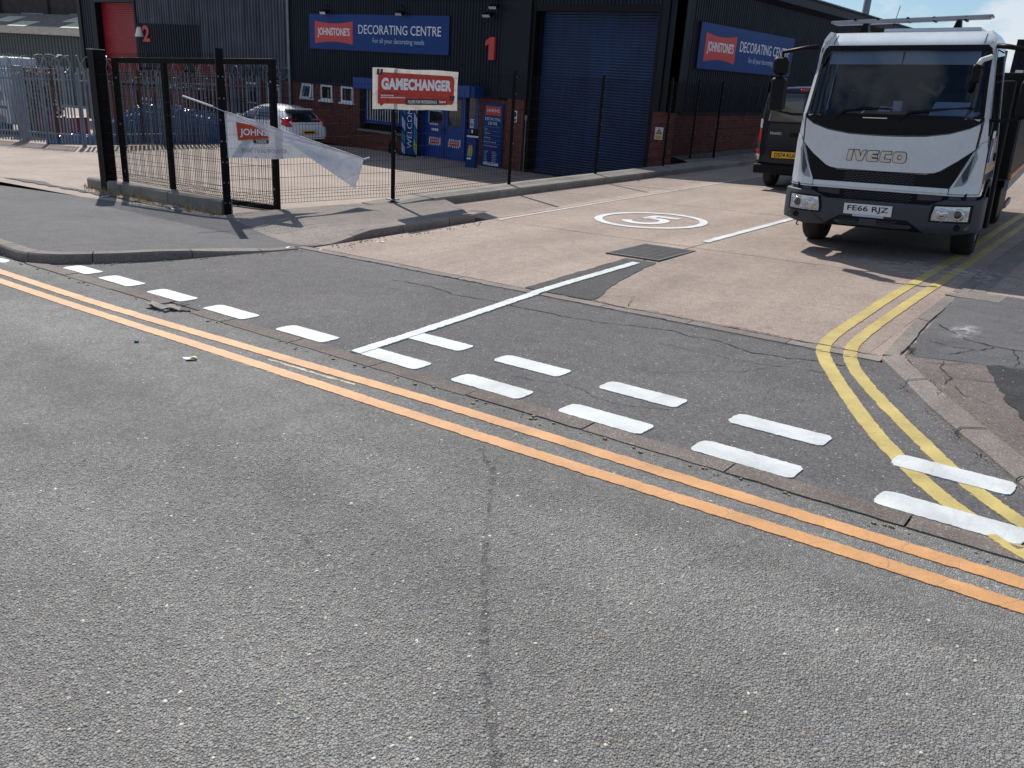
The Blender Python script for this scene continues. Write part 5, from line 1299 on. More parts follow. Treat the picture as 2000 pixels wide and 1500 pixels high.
# wipers
for x0, x1, z1 in ((-.62, -.02, 1.835), (.12, .86, 1.87)):
    pts = [(x0, FY(x0, 1.70) - .02, 1.70), (x0 + .10, FY(x0, 1.80) - .03, 1.80), ((x0 + x1) / 2, FY(0, 1.84) - .03, 1.825), (x1, FY(x1, z1) - .02, z1)]
    w = MB().tube(pts, [.016, .014, .010, .006], 5).build('wiper_arm', M_plast, lorry)
    MB().tube([(x0 + .14, FY(0, 1.80) - .018, 1.80), ((x0 + x1) / 2, FY(0, 1.83) - .015, 1.838), (x1 + .03, FY(x1, z1) - .012, z1 - .01)], .012, 4).build('blade', M_plast, w)
MB().box(-.30, -.02, FY(0, 1.72) - .018, FY(0, 1.72) - .006, 1.715, 1.725).build('badge', M_chrome, lorry)
# bumper
def BT(x): return lerp_tab(abs(x), [(0, .735), (.60, .735), (.78, .815), (2, .815)])
def BB(x): return lerp_tab(abs(x), [(0, .395), (.55, .395), (.86, .385), (1.1, .43), (2, .45)])
def BF(x, z):
    t = max(0, (abs(x) - .74) / .40)
    return .0 + .20 * t ** 2.6 + (.03 * max(0, (z - .70) / .12) ** 2) + .035 * max(0, (.50 - z) / .1) ** 2 + (.022 if abs(x) < .70 and .44 < z < .71 else 0) * 0
bx = [-1.17, -1.15, -1.11, -1.04, -.94, -.86, -.78, -.69, -.60, -.4, -.2, 0, .2, .4, .60, .69, .78, .86, .94, 1.04, 1.11, 1.15, 1.17]
b = MB(); k = 6
cols_ = [[(-1.175, y, BB(1.17) + (BT(1.17) - BB(1.17)) * j / k) for j in range(k + 1)] for y in (.75, .5)] + [[(x, BF(x, BB(x) + (BT(x) - BB(x)) * j / k) + .0, BB(x) + (BT(x) - BB(x)) * j / k) for j in range(k + 1)] for x in bx] + [[(1.175, y, BB(1.17) + (BT(1.17) - BB(1.17)) * j / k) for j in range(k + 1)] for y in (.5, .75)]
b.v = [p for c in cols_ for p in c]; nc = len(cols_)
b.f = [(i * (k + 1) + j, (i + 1) * (k + 1) + j, (i + 1) * (k + 1) + j + 1, i * (k + 1) + j + 1) for i in range(nc - 1) for j in range(k)]; b.m = [0] * len(b.f)
shell(b, lambda p: Vector((-.05 * (1 if p[0] > 0 else -1) * (abs(p[0]) > 1.1), .10, 0)))
b.build('bumper', M_bump, lorry, smooth=True, auto=40, bevel=.01)
MB().box(-.99, .99, .10, .16, .70, .90).build('bumper_void', M_plast, lorry)
o = honey(-.40, .40, .745, .875, .095).build('grille_mesh', M_bump, lorry); o['kind'] = 'stuff'
for s_ in (-1, 1): patch([(s_ * .46, .78), (s_ * .72, .79), (s_ * .74, .86), (s_ * .46, .85)][::s_], -.04, .02, .3, lambda x, z: .05).build('grille_blank', M_bump, lorry)
for s_ in (-1, 1): patch([(s_ * .81, .80), (s_ * 1.08, .80), (s_ * 1.10, .89), (s_ * .80, .89)][::s_], -.015, .03, .1).build('skirt_panel', M_bump, lorry)
b = patch([(-.52, .455), (-.60, .40), (.60, .40), (.52, .455), (.40, .535), (-.40, .535)], .004, .01, .1, BF); b.build('lower_grille_recess', M_plast, lorry)
for a, c in ((-.40, -.16), (.06, .30)):
    o = honey(a, c, .425, .51, BF(0, .46) - .006, .024).build('grille_mesh', M_bump, lorry); o['kind'] = 'stuff'
patch([(-.155, .43), (.055, .43), (.055, .515), (-.155, .515)], .012, .01, .3, BF).build('tow_cover', M_bump, lorry)
pl = MB().box(-.355, .215, -.018, -.006, .560, .690).build('number_plate', M_platew, lorry, bevel=.003)
xf(text_mb('FE66 RJZ', .085, .485, .012, ext=.003), Matrix.Translation((-.07, -.020, .627))).build('plate_lettering', M_plast, pl)
MB().box(-.24, .13, -.016, -.004, .535, .558).build('plate_strip', M_ltblue, lorry)
for s_ in (-1, 1):
    hl = [(.69, .735), (1.055, .745), (1.055, .572), (.665, .565), (.665, .63)]
    fr = [(.655, .755), (1.085, .765), (1.085, .55), (.635, .545), (.635, .635)]
    fr = fr if s_ > 0 else mirx(fr); hl = hl if s_ > 0 else mirx(hl)
    patch(fr, .006, .02, .06, BF).build('headlight_surround', M_plast, lorry)
    h = patch(hl, .016, .02, .05, BF).build('headlight', M_lens, lorry)
    for cx_, r_, m_ in ((.94, .062, M_lamp), (.775, .055, M_lamp)):
        x = s_ * cx_; y = BF(x, .65) - .018
        MB().lathe([(0, r_ * 1.18), (-.012, r_ * 1.1), (-.010, r_ * .78)], 18, 'y', (x, y, .652)).build('reflector', M_chrome, h, smooth=True)
        MB().lathe([(-.006, r_ * .78), (-.016, r_ * .4), (-.018, 0)], 16, 'y', (x, y, .652)).build('lamp', m_ if cx_ > .8 else M_chrome, h, smooth=True)
    for q in range(7): MB().box(s_ * (.70 + q * .045) - .012, s_ * (.70 + q * .045) + .012, BF(.85, .58) - .03 - .10 * max(0, q - 4) * 0, BF(.85, .58) + .0, .578, .588).build('led', M_chrome, h)
    for cx_ in (1.045, .955):
        x = s_ * cx_; y = BF(x, .50)
        MB().lathe([(.0, .040), (-.012, .038), (-.010, .030), (-.006, 0)], 14, 'y', (x, y, .495)).build('fog_lamp', M_lamp if cx_ > 1 else M_plast, lorry, smooth=True)
    cre = [(.80, .56), (.62, .42), (.60, .425), (.78, .565)]
    cre = cre if s_ > 0 else mirx(cre)
    patch(cre, .010, .012, .05, BF).build('bumper_crease', M_bump, lorry)
MB().tube([(-.93, .06, .40), (-.93, .03, .36), (-.90, .03, .355)], .010, 5).build('tow_hook', M_iron, lorry)
# mirrors
def rbox(x0, x1, y0, y1, z0, z1, M=None): return MB().box(x0, x1, y0, y1, z0, z1, M=M)
for s_ in (-1, 1):
    S_ = lambda a, c: (min(s_ * a, s_ * c), max(s_ * a, s_ * c))
    arm = MB().tube([(s_ * 1.0, .22, 2.54), (s_ * 1.12, .16, 2.525), (s_ * 1.40, .12, 2.475)], [.03, .028, .02], 6).build('mirror_arm', M_plast, lorry, smooth=True)
    a0, a1 = S_(1.31, 1.50); up_ = rbox(a0, a1, .06, .24, 2.20, 2.42).build('mirror', M_plast, lorry, bevel=.055)
    a0, a1 = S_(1.315, 1.495); rbox(a0, a1, .05, .25, 1.76, 2.175).build('mirror', M_plast, lorry, bevel=.05)
    MB().tube([(s_ * 1.40, .12, 2.48), (s_ * 1.40, .15, 2.15), (s_ * 1.39, .15, 1.76), (s_ * 1.2, .18, 1.73), (s_ * 1.04, .25, 1.73)], .020, 6).build('mirror_arm', M_plast, lorry, smooth=True)
rbox(1.0, 1.10, .25, .40, 1.55, 1.72).build('mirror_bracket', M_plast, lorry, bevel=.03)
rbox(.80, .90, .02, .10, 2.13, 2.34).build('kerb_mirror', M_plast, lorry, bevel=.035)
MB().tube([(.96, .20, 2.42), (.88, .06, 2.38), (.86, .05, 2.33)], .03, 6).build('kerb_mirror_arm', M_visor, lorry, smooth=True)
# doors: seams, glass, handle, stripe
for s_ in (-1, 1):
    def sx(z): return s_ * (HW(z) + .004)
    g = MB(); g.add([(sx(1.5), .48, 1.52), (sx(1.5), 1.48, 1.52), (sx(2.5), 1.48, 2.50), (sx(2.5), .52, 2.50)], [(0, 1, 2, 3)]); g.build('door_window', M_wscreen, lorry)
    for y in (.40, 1.52):
        b = MB(); vs = []
        for z in (1.0, 1.42, 1.75, 2.54):
            for yy in (y, y + .012): vs.append((sx(z), yy, z))
        b.add(vs, [(2 * i, 2 * i + 1, 2 * i + 3, 2 * i + 2) for i in range(3)]); shell(b, (-s_ * .01, 0, 0)); b.build('door_seam', M_blk, lorry)
    MB().box(*((sx(1.2) - .004, sx(1.2) + .006) if s_ > 0 else (sx(1.2) - .006, sx(1.2) + .004)), .36, 1.6, 1.135, 1.185).build('amber_stripe', M_amber, lorry)
    MB().box(*((sx(1.2) - .004, sx(1.2) + .02) if s_ > 0 else (sx(1.2) - .02, sx(1.2) + .004)), 1.25, 1.42, 1.22, 1.32).build('door_handle', M_plast, lorry, bevel=.01)
    MB().lathe([(-.01, .05), (.012, .045), (.014, .0)], 12, 'x', (sx(1.3), .34, 1.30)).build('side_repeater', M_plast, lorry)
    fl = MB(); prof = [(1.30 + .56 * math.cos(q), .43 + .56 * math.sin(q)) for q in [math.pi * i / 12 for i in range(13)]]; pin = [(1.30 + .48 * math.cos(q), .43 + .48 * math.sin(q)) for q in [math.pi * i / 12 for i in range(13)]]
    fl.prism(prof + pin[::-1], *( (.80, 1.12) if s_ > 0 else (-1.12, -.80)), 'x'); fl.build('wheel_arch', M_plast, lorry)
    MB().box(*((1.02, 1.10) if s_ > 0 else (-1.10, -1.02)), .38, .80, .86, 1.02).build('step', M_cab, lorry, bevel=.02)
MB().box(1.108, 1.115, .50, .80, 1.28, 1.60).build('door_sticker', M_paper, lorry); MB().box(1.112, 1.119, .55, .72, 1.42, 1.52).build('door_sticker', M_signred, lorry); MB().box(1.112, 1.119, .50, .60, 1.24, 1.52).build('door_sticker', M_sign, lorry)
# wheels
def wheel(parent, x, y, z, r, w, s_, rim=M_rim, name='wheel', tyre=M_tyre):
    t = MB(); c = .03
    prof = [(-w / 2, r * .62), (-w / 2, r * .90), (-w / 2 + c, r * .985), (-w * .2, r), (w * .2, r), (w / 2 - c, r * .985), (w / 2, r * .90), (w / 2, r * .62)]
    wo_ = t.lathe(prof, 32, 'x', (x, y, z)).build(name, tyre, parent, smooth=True, auto=50)
    rr = MB(); rp = [(s_ * w * .42, r * .64), (s_ * w * .46, r * .60), (s_ * w * .30, r * .52), (s_ * w * .25, r * .34), (s_ * w * .44, r * .26), (s_ * w * .50, r * .13), (s_ * w * .52, 0)]
    rr.lathe(rp, 28, 'x', (x, y, z)); rr.lathe([(-s_ * w * .3, r * .64), (-s_ * w * .3, 0)], 20, 'x', (x, y, z)); rr.build('rim', rim, wo_, smooth=True, auto=40)
    bb = MB()
    for q in range(10): bb.lathe([(0, .016), (s_ * .03, .014), (s_ * .03, 0)], 6, 'x', (x + s_ * w * .42, y + r * .32 * math.cos(q * .628), z + r * .32 * math.sin(q * .628)))
    o = bb.build('wheel_nuts', rim, wo_); o['kind'] = 'stuff'
    return wo_
for s_ in (-1, 1):
    wheel(lorry, s_ * .955, 1.30, .42, .42, .27, s_)
    wheel(lorry, s_ * .955, 5.0, .42, .42, .27, s_); wheel(lorry, s_ * .66, 5.0, .42, .42, .27, s_)
MB().box(-.74, .74, .28, 2.1, .46, .92).build('engine_bay', M_plast, lorry)
for s_ in (-1, 1):
    MB().box(*((.75, 1.09) if s_ > 0 else (-1.09, -.75)), .45, 2.0, .90, 1.12).build('mudguard', M_plast, lorry)
    MB().box(*((.75, 1.09) if s_ > 0 else (-1.09, -.75)), 1.78, 2.12, .36, .90).build('mudguard', M_plast, lorry)
MB().box(-.70, .70, 2.1, 7.2, .40, .62).build('underbody', M_plast, lorry)
MB().box(-.75, .75, 1.2, 1.4, .32, .46).box(-.45, .45, .3, 1.7, .45, .85).build('front_axle', M_plast, lorry)
MB().box(-.45, -.33, .5, 7.2, .62, .85).build('chassis_rail', M_plast, lorry); MB().box(.33, .45, .5, 7.2, .62, .85).build('chassis_rail', M_plast, lorry)
# body behind the cab
MB().box(-1.27, 1.27, 2.02, 2.12, .95, 2.3).build('headboard', M_plast, lorry, bevel=.02)
for s_ in (-1, 1): MB().box(*((1.235, 1.28) if s_ > 0 else (-1.28, -1.235)), 2.13, 7.4, 1.03, 2.0).build('side_panel', M_plast, lorry, bevel=.01)
MB().box(-1.27, 1.27, 2.12, 7.4, .92, 1.02).build('flat_deck', M_iron, lorry)
MB().box(1.24, 1.29, 2.1, 7.4, .80, .93).build('side_rail', M_galv, lorry); MB().box(-1.29, -1.24, 2.1, 7.4, .80, .93).build('side_rail', M_galv, lorry)
MB().box(1.275, 1.30, 2.2, 7.4, .945, .995).build('amber_stripe', M_amber, lorry)
MB().box(.62, 1.22, 2.15, 3.4, .40, .84).build('tool_box', M_plast, lorry, bevel=.02); MB().box(-1.10, -.62, 2.15, 3.6, .42, .84).build('fuel_tank', M_plast, lorry, bevel=.05)
MB().box(1.20, 1.24, 3.4, 4.4, .42, .50).build('side_guard', M_galv, lorry)
for y in (1.85,): MB().box(.98, 1.16, y - .05, y + .15, .30, 2.2).build('air_stack', M_plast, lorry, bevel=.03)
# roof: hatch, light bar, antenna
MB().box(-.35, .75, .75, 1.45, 2.72, 2.775).build('roof_hatch', M_cab, lorry, bevel=.02)
lb = MB(); vs = []
for x, z in ((-1.02, 2.845), (.84, 2.885)): vs += [(x, .78, z), (x, .80, z + .034), (x, 1.02, z + .034), (x, 1.04, z)]
lb.add(vs, [(0, 1, 2, 3), (7, 6, 5, 4), (0, 4, 5, 1), (1, 5, 6, 2), (2, 6, 7, 3), (3, 7, 4, 0)])
lbo = lb.build('light_bar', plain('bar_lens', (.20, .21, .22), .12), lorry, bevel=.012)
vs = []
for x, z in ((-.98, 2.835), (.80, 2.875)): vs += [(x, .77, z), (x, .77, z + .028), (x, 1.05, z + .028), (x, 1.05, z)]
MB().add(vs, [(0, 1, 2, 3), (7, 6, 5, 4), (0, 4, 5, 1), (1, 5, 6, 2), (2, 6, 7, 3), (3, 7, 4, 0)]).build('light_bar_base', M_txtgrey, lbo)
for x in (-.6, .47): MB().prism([(x - .07, 2.70), (x + .05, 2.70), (x + .03, 2.86), (x - .02, 2.86)], .84, .98, 'y').build('light_bar_foot', M_plast, lorry)
for x in (-.72, -.45, -.1, .2, .55): MB().box(x - .012, x + .012, .776, 1.03, 2.85, 2.905).build('light_bar_rib', M_plast, lbo)
MB().tube([(-.30, .95, 2.72), (-.235, .95, 3.05)], .005, 4).build('antenna', M_plast, lorry)

# ================================================================== hull helper for the car and the van
def hull(stations, name, m, parent, sub=2):
    """stations: list of (y, [(halfwidth, z) ... from bottom centre to top centre])"""
    b = MB(); k = len(stations[0][1]); rows_ = []
    for y, pr in stations:
        r = [(w, y, z) for w, z in pr] + [(-w, y, z) for w, z in pr[::-1] if w > 1e-6]; rows_.append(r)
    n = len(rows_[0]); b.v = [p for r in rows_ for p in r]
    for j in range(len(rows_) - 1):
        for i in range(n): b.f.append((j * n + i, j * n + (i + 1) % n, (j + 1) * n + (i + 1) % n, (j + 1) * n + i)); b.m.append(0)
    b.f += [tuple(range(n)), tuple((len(rows_) - 1) * n + i for i in range(n))[::-1]]; b.m += [0, 0]
    o = b.build(name, m, parent, smooth=True, sub=sub)
    dg = bpy.context.evaluated_depsgraph_get(); ev = o.evaluated_get(dg); me = ev.to_mesh()
    bv = BVHTree.FromPolygons([tuple(v.co) for v in me.vertices], [tuple(p.vertices) for p in me.polygons]); ev.to_mesh_clear()
    return o, bv
def decal(bv, poly, axis, sgn, off, name, m, parent, step=.09, thick=.008):
    """polygon given in the two other axes, projected along axis onto the hull"""
    b = tess(poly, step, lambda a, c: 0); out = []
    for p in b.v:
        if axis == 'x': o_, d_ = Vector((sgn * 5, p[0], p[1])), Vector((-sgn, 0, 0))
        else: o_, d_ = Vector((p[0], sgn * 9, p[1])), Vector((0, -sgn, 0))
        h = bv.ray_cast(o_, d_)
        q = h[0] + h[1] * off if h[0] is not None else (Vector((sgn * .8, p[0], p[1])) if axis == 'x' else Vector((p[0], .3, p[1])))
        out.append(tuple(q))
    b.v = out
    nrm = Vector((-sgn * thick, 0, 0)) if axis == 'x' else Vector((0, -sgn * thick, 0))
    shell(b, nrm); return b.build(name, m, parent, smooth=True)

# ------------------------------------------------------------------ black van seen from behind
van = thing('van', 'black panel van with a yellow number plate parked behind the white lorry', 'van', (-6.46, 18.35, zd(-6.4, 18.6)), Matrix.Rotation(math.radians(5), 3, 'Z') @ Matrix.Rotation(-.04, 3, 'Y'))
vst = []
for y, ww, zt_, zb_2 in ((.0, .93, 2.02, .50), (.06, 1.00, 2.12, .42), (.25, 1.03, 2.16, .36), (1.5, 1.04, 2.19, .34), (3.3, 1.04, 2.19, .34), (3.9, 1.03, 2.05, .34), (4.6, .98, 1.30, .34), (5.3, .90, 1.05, .36), (5.5, .75, .80, .42)):
    vst.append((y, [(0, zb_2), (ww * .92, zb_2), (ww, zb_2 + .18), (ww, zb_2 + .55), (ww * .985, min(1.25, zt_ * .62)), (ww * .95, min(1.6, zt_ * .78)), (ww * .90, zt_ - .16), (ww * .80, zt_ - .03), (0, zt_)]))
vb, vbv = hull(vst, 'body', M_van, van)
decal(vbv, [(-.80, 1.42), (-.08, 1.42), (-.08, 1.98), (-.70, 1.98)], 'y', -1, .006, 'rear_window', M_glassd, van)
decal(vbv, [(.02, 1.42), (.80, 1.42), (.70, 1.98), (.02, 1.98)], 'y', -1, .006, 'rear_window', M_glassd, van)
decal(vbv, [(-.035, .55), (-.028, .55), (-.028, 2.08), (-.035, 2.08)], 'y', -1, .005, 'door_gap', M_blk, van)
decal(vbv, [(-.84, 1.385), (.84, 1.385), (.84, 1.41), (-.84, 1.41)], 'y', -1, .008, 'window_sill_trim', M_plast, van)
decal(vbv, [(-.20, 2.035), (.0, 2.035), (.0, 2.075), (-.20, 2.075)], 'y', -1, .010, 'brake_light', M_redl, van)
for s_ in (-1, 1):
    for z0, z1, m_ in ((1.28, 1.46, M_lens), (1.0, 1.27, M_redl), (.84, .99, M_lamp), (.62, .74, M_lens), (.74, .84, M_redl)):
        pl_ = [(s_ * .90, z0), (s_ * 1.0, z0), (s_ * 1.0, z1), (s_ * .90, z1)][::s_]
        decal(vbv, pl_, 'y', -1, .012, 'tail_light', m_, van, .05)
    decal(vbv, [(s_ * .875, .62), (s_ * .89, .62), (s_ * .875, 2.0), (s_ * .86, 2.0)][::s_], 'y', -1, .006, 'door_gap', M_blk, van)
MB().box(-.99, .99, -.08, .25, .34, .54).build('bumper', M_plast, van, bevel=.04)
p_ = MB().box(-.62, -.02, -.055, -.03, .68, .81)
p_.build('number_plate', M_platey, van)
xf(text_mb('DS74 KUA', .085, .48, .012, ext=.003), Matrix.Translation((-.32, -.060, .745))).build('plate_lettering', M_plast, van)
MB().box(-.66, .02, -.03, .02, .66, .83).build('plate_recess', M_plast, van)
xf(text_mb('TRAFIC', .05, .26, .006, ext=.002), Matrix.Translation((-.60, -.012, 1.18))).build('lettering', M_chrome, van)
MB().box(-.30, -.02, -.04, .0, 1.12, 1.2).build('handle', M_plast, van, bevel=.02)
for s_ in (-1, 1):
    wheel(van, s_ * .86, .95, .34, .34, .22, s_); wheel(van, s_ * .86, 4.3, .34, .34, .22, s_)
MB().box(-.75, .75, .3, 4.9, .30, .45).build('underbody', M_blk, van)

# ------------------------------------------------------------------ white hatchback
car = thing('hatchback', 'white hatchback parked against the brick wall behind the twisted banner', 'car', (-23.05, 18.72, zy(-23.05, 18.7)), Matrix.Rotation(math.pi / 2, 3, 'Z'))
cst = [(-.02, [(0, .42), (.60, .40), (.74, .50), (.75, .62), (.70, .70), (.60, .72), (0, .72)]),
       (.06, [(0, .30), (.68, .28), (.82, .50), (.825, .74), (.79, .92), (.70, .97), (0, .98)]),
       (.28, [(0, .22), (.72, .22), (.85, .50), (.86, .78), (.82, 1.0), (.68, 1.16), (0, 1.20)]),
       (.55, [(0, .20), (.72, .20), (.86, .50), (.865, .78), (.83, 1.02), (.62, 1.36), (0, 1.42)]),
       (.95, [(0, .20), (.72, .20), (.86, .50), (.865, .77), (.835, .98), (.60, 1.44), (0, 1.49)]),
       (1.7, [(0, .20), (.72, .20), (.86, .50), (.86, .75), (.835, .94), (.59, 1.44), (0, 1.50)]),
       (2.3, [(0, .20), (.72, .20), (.86, .50), (.86, .73), (.83, .91), (.58, 1.34), (0, 1.41)]),
       (2.85, [(0, .20), (.72, .20), (.86, .50), (.855, .72), (.81, .88), (.66, .98), (0, 1.03)]),
       (3.4, [(0, .20), (.70, .20), (.83, .48), (.82, .66), (.76, .80), (.60, .86), (0, .89)]),
       (3.80, [(0, .22), (.60, .22), (.74, .45), (.73, .58), (.66, .67), (.50, .70), (0, .72)]),
       (3.96, [(0, .30), (.50, .30), (.58, .42), (.56, .52), (.5, .57), (.4, .60), (0, .60)])]
cb, cbv = hull(cst, 'body', M_car, car)
decal(cbv, [(-.60, .97), (.60, .97), (.53, 1.26), (.46, 1.31), (-.46, 1.31), (-.53, 1.26)], 'y', -1, .008, 'rear_window', M_glassd, car)
pl_ = MB().box(-.27, .27, -.055, -.035, .60, .72).build('number_plate', M_platey, car)
MB().box(-.21, .21, -.058, -.054, .63, .69).build('plate_print', M_plast, pl_)
decal(cbv, [(-.40, .58), (.40, .58), (.38, .76), (-.38, .76)], 'y', -1, .004, 'plate_recess', M_cab, car)
decal(cbv, [(-.72, .36), (.72, .36), (.70, .44), (-.70, .44)], 'y', -1, .01, 'lower_bumper', M_plast, car)
for s_ in (-1, 1):
    q = [(s_ * .62, .84), (s_ * .79, .82), (s_ * .83, .88), (s_ * .77, 1.08), (s_ * .71, 1.06)][::s_]
    decal(cbv, q, 'y', -1, .012, 'tail_light', M_redl, car, .05)
    decal(cbv, [(.12, .85), (.34, .90), (.26, 1.10), (.14, 1.06)][::1], 'x', s_, .010, 'tail_light', M_redl, car, .05)
    decal(cbv, [(.62, 1.06), (.82, .99), (1.70, .95), (1.70, 1.36), (1.25, 1.38), (.85, 1.30)], 'x', s_, .006, 'side_window', M_glassd, car)
    decal(cbv, [(1.76, .95), (2.68, .92), (2.40, 1.20), (2.15, 1.33), (1.76, 1.37)], 'x', s_, .006, 'side_window', M_glassd, car)
    decal(cbv, [(1.715, .40), (1.725, .40), (1.745, 1.36), (1.735, 1.36)], 'x', s_, .004, 'door_gap', M_blk, car)
    decal(cbv, [(2.70, .36), (2.71, .36), (2.71, .90), (2.70, .90)], 'x', s_, .004, 'door_gap', M_blk, car)
    decal(cbv, [(1.84, .80), (2.0, .80), (2.0, .835), (1.84, .835)], 'x', s_, .02, 'handle', M_car, car)
    for y in (.72, 3.2):
        arch = [(y + .36 * math.cos(q), .31 + .36 * math.sin(q)) for q in [math.pi * i / 10 for i in range(11)]] + [(y - .33, .22), (y + .33, .22)]
        decal(cbv, arch, 'x', s_, .004, 'wheel_arch', M_blk, car)
        wheel(car, s_ * .75, y, .30, .30, .20, s_, M_galv)
    MB().box(*((.84, 1.0) if s_ > 0 else (-1.0, -.84)), 2.4, 2.52, .95, 1.08).build('door_mirror', M_car, car, bevel=.04)
decal(cbv, [(-.56, .90), (.56, .90), (.50, 1.20), (-.50, 1.20)], 'y', 1, .006, 'windscreen', M_glassd, car)
MB().tube([(0, .06, .96), (.02, .12, 1.02), (.28, .22, 1.05)], .012, 4).build('rear_wiper', M_plast, car)
MB().box(-.50, .50, .36, .60, 1.335, 1.375).build('roof_spoiler', M_car, car, bevel=.015)

# ================================================================== THE NEIGHBOURING YARD
# pallets
pz = zy(-33.6, 15.2)
def pallet(x, y, z, a, lab):
    t = thing('pallet', lab, 'pallet', (x, y, z), Matrix.Rotation(a, 3, 'Z'), 'wooden pallets stacked behind the palisade')
    return t
p0 = pallet(-34.3, 15.3, pz, .5, 'bottom wooden pallet of the stack behind the palisade')
for i in range(7): MB().box(-.6 + i * .182, -.6 + i * .182 + .10, -.5, .5, .122, .144).build('deck_board', M_wood, p0)
for y in (-.5, -.05, .4): MB().box(-.6, .6, y, y + .10, .0, .022).build('base_board', M_wood, p0)
for x in (-.6, -.07, .46):
    for y in (-.5, -.05, .4): MB().box(x, x + .14, y, y + .10, .022, .122).build('block', M_wood, p0)
words = ['second', 'third', 'fourth', 'fifth', 'sixth', 'seventh', 'eighth', 'ninth', 'tenth', 'eleventh', 'twelfth', 'thirteenth', 'fourteenth', 'fifteenth', 'sixteenth']
def copy_thing(o, M):
    c = copy_tree(o); c.matrix_basis = M; return c
for i in range(1, 16):
    c = copy_thing(p0, Matrix.Translation((-34.3 + random.gauss(0, .03), 15.3 + random.gauss(0, .03), pz + i * .148)) @ Matrix.Rotation(.5 + random.gauss(0, .04), 4, 'Z'))
    c['label'] = '%s wooden pallet from the ground in the stack behind the palisade' % words[i - 1] if i < 15 else 'topmost wooden pallet of the stack behind the palisade'
# white lorry standing behind the palisade at far left
wv = thing('box_van', 'white van with a slanting dark cab window behind the palisade at the far left', 'van', (-36.6, 15.2, zy(-36, 15)), Matrix.Rotation(.1, 3, 'Z'))
MB().box(-3.0, .6, -.95, .95, .35, 2.75).build('body', M_cab, wv, bevel=.08)
MB().prism([(.6, .40), (1.75, .40), (1.75, 1.05), (1.15, 1.95), (.9, 2.35), (.6, 2.45)], -.95, .95, 'y').build('cab', M_cab, wv, bevel=.05)
MB().prism([(.65, 1.25), (1.45, 1.25), (1.10, 1.9), (.65, 1.95)], -.965, -.955, 'y').build('side_window', M_glassd, wv)
MB().box(-2.9, 1.6, -.962, -.955, .95, 1.05).build('stripe', M_sign, wv)
for x in (-2.2, 1.1):
    for s_ in (-1, 1):
        MB().lathe([(-.1, .0), (-.1, .36), (.1, .36), (.1, .0)], 20, 'y', (x, s_ * .85, .36)).build('wheel', M_tyre, wv, smooth=True, auto=40)
MB().box(-31.35, -30.75, 13.45, 13.62, zy(-31, 13.5), 1.05)
cpst = tag(MB().box(-31.9, -31.45, 13.45, 13.60, zy(-31, 13.5), 1.12).build('steel_sheet', M_galv, bevel=.01), 'wide pale grey steel panel standing behind the palisade pales at left', 'steel panel')
# red skip with rubbish
sk = thing('skip', 'dark red skip heaped with rubbish behind the palisade and the gate', 'skip', (-34.2, 20.2, -1.42))
prof = [(-3.6, .0), (3.2, .0), (3.7, 1.95), (-3.9, 1.80)]
MB().prism(prof, -.75, .85, 'y').build('body', M_redc, sk, bevel=.02)
MB().box(-3.95, 3.75, -.82, -.75, 1.72, 1.84).build('rim', M_redc, sk)
for x in (-3.0, -1.8, -.6, .6, 1.8, 3.0): MB().box(x - .05, x + .05, -.82, -.75, .1, 1.72).build('rib', M_redc, sk)
b = MB()
for r in range(3):
    for c in range(5):
        if random.random() < .85: b.box(-.3 + c * .22, -.3 + c * .22 + random.uniform(.08, .15), -.83, -.82, 1.35 - r * .22, 1.48 - r * .22)
o = b.build('stencil_lettering', M_ltblue, sk); o['kind'] = 'stuff'
b = MB()
for i in range(150):
    x, y = random.uniform(-3.6, 3.4), random.uniform(-.6, .7); q = random.uniform(.05, .22); z = 1.80 + random.random() * .35 * (1 - abs(x) / 4.2)
    b.box(-q, q, -q * .6, q * .6, -q * .35, q * .35, random.choice((0, 0, 1, 2, 3, 3, 4)), Matrix.Translation((x, y, z)) @ Matrix.Rotation(random.uniform(0, 3), 4, 'Z') @ Matrix.Rotation(random.uniform(-.6, .6), 4, 'X'))
o = tag(b.build('rubbish', [M_mud, M_litter, M_ltblue, M_plast, M_wood]), 'mixed rubbish heaped on the red skip', 'rubbish', None, 'stuff'); o.location = (-34.2, 20.2, -1.42)
# tarpaulin-covered car and crumpled sheeting
def lumpy(name, m, c, ax, ay, h, lab, cat, seed, nx=34, ny=20, rough=.05, a=0):
    r_ = random.Random(seed); ph = [(r_.uniform(2, 9), r_.uniform(2, 9), r_.uniform(0, 6), r_.uniform(.4, 1)) for _ in range(9)]
    b = MB(); vs = []
    for j in range(ny + 1):
        for i in range(nx + 1):
            x, y = -1 + 2 * i / nx, -1 + 2 * j / ny
            e = max(0, 1 - abs(x) ** 5) ** .45 * max(0, 1 - abs(y) ** 4) ** .5
            prof_ = h(x) * e
            d = sum(math.sin(p * x * 2 + q * y * 2 + s_) * w for p, q, s_, w in ph) * rough * .4 + r_.gauss(0, rough * .35)
            vs.append((x * ax * (1 + .02 * d), y * ay, max(0, prof_ + d * min(1, e * 2))))
    b.add(vs, [(j * (nx + 1) + i, j * (nx + 1) + i + 1, (j + 1) * (nx + 1) + i + 1, (j + 1) * (nx + 1) + i) for j in range(ny) for i in range(nx)])
    o = b.build(name, m); o.location = (c[0], c[1], zy(c[0], c[1]) - .01); o.rotation_euler = (0, 0, a); return tag(o, lab, cat)
lumpy('tarpaulin', M_tarp, (-29.1, 17.45), 2.45, .95, lambda x: .62 + .55 * sm((x + 1) * 1.4) if x < .2 else 1.12 - .12 * (x - .2), 'shiny blue tarpaulin draped over a parked car behind the gate', 'tarpaulin', 3, 46, 24, .07, 1.18)
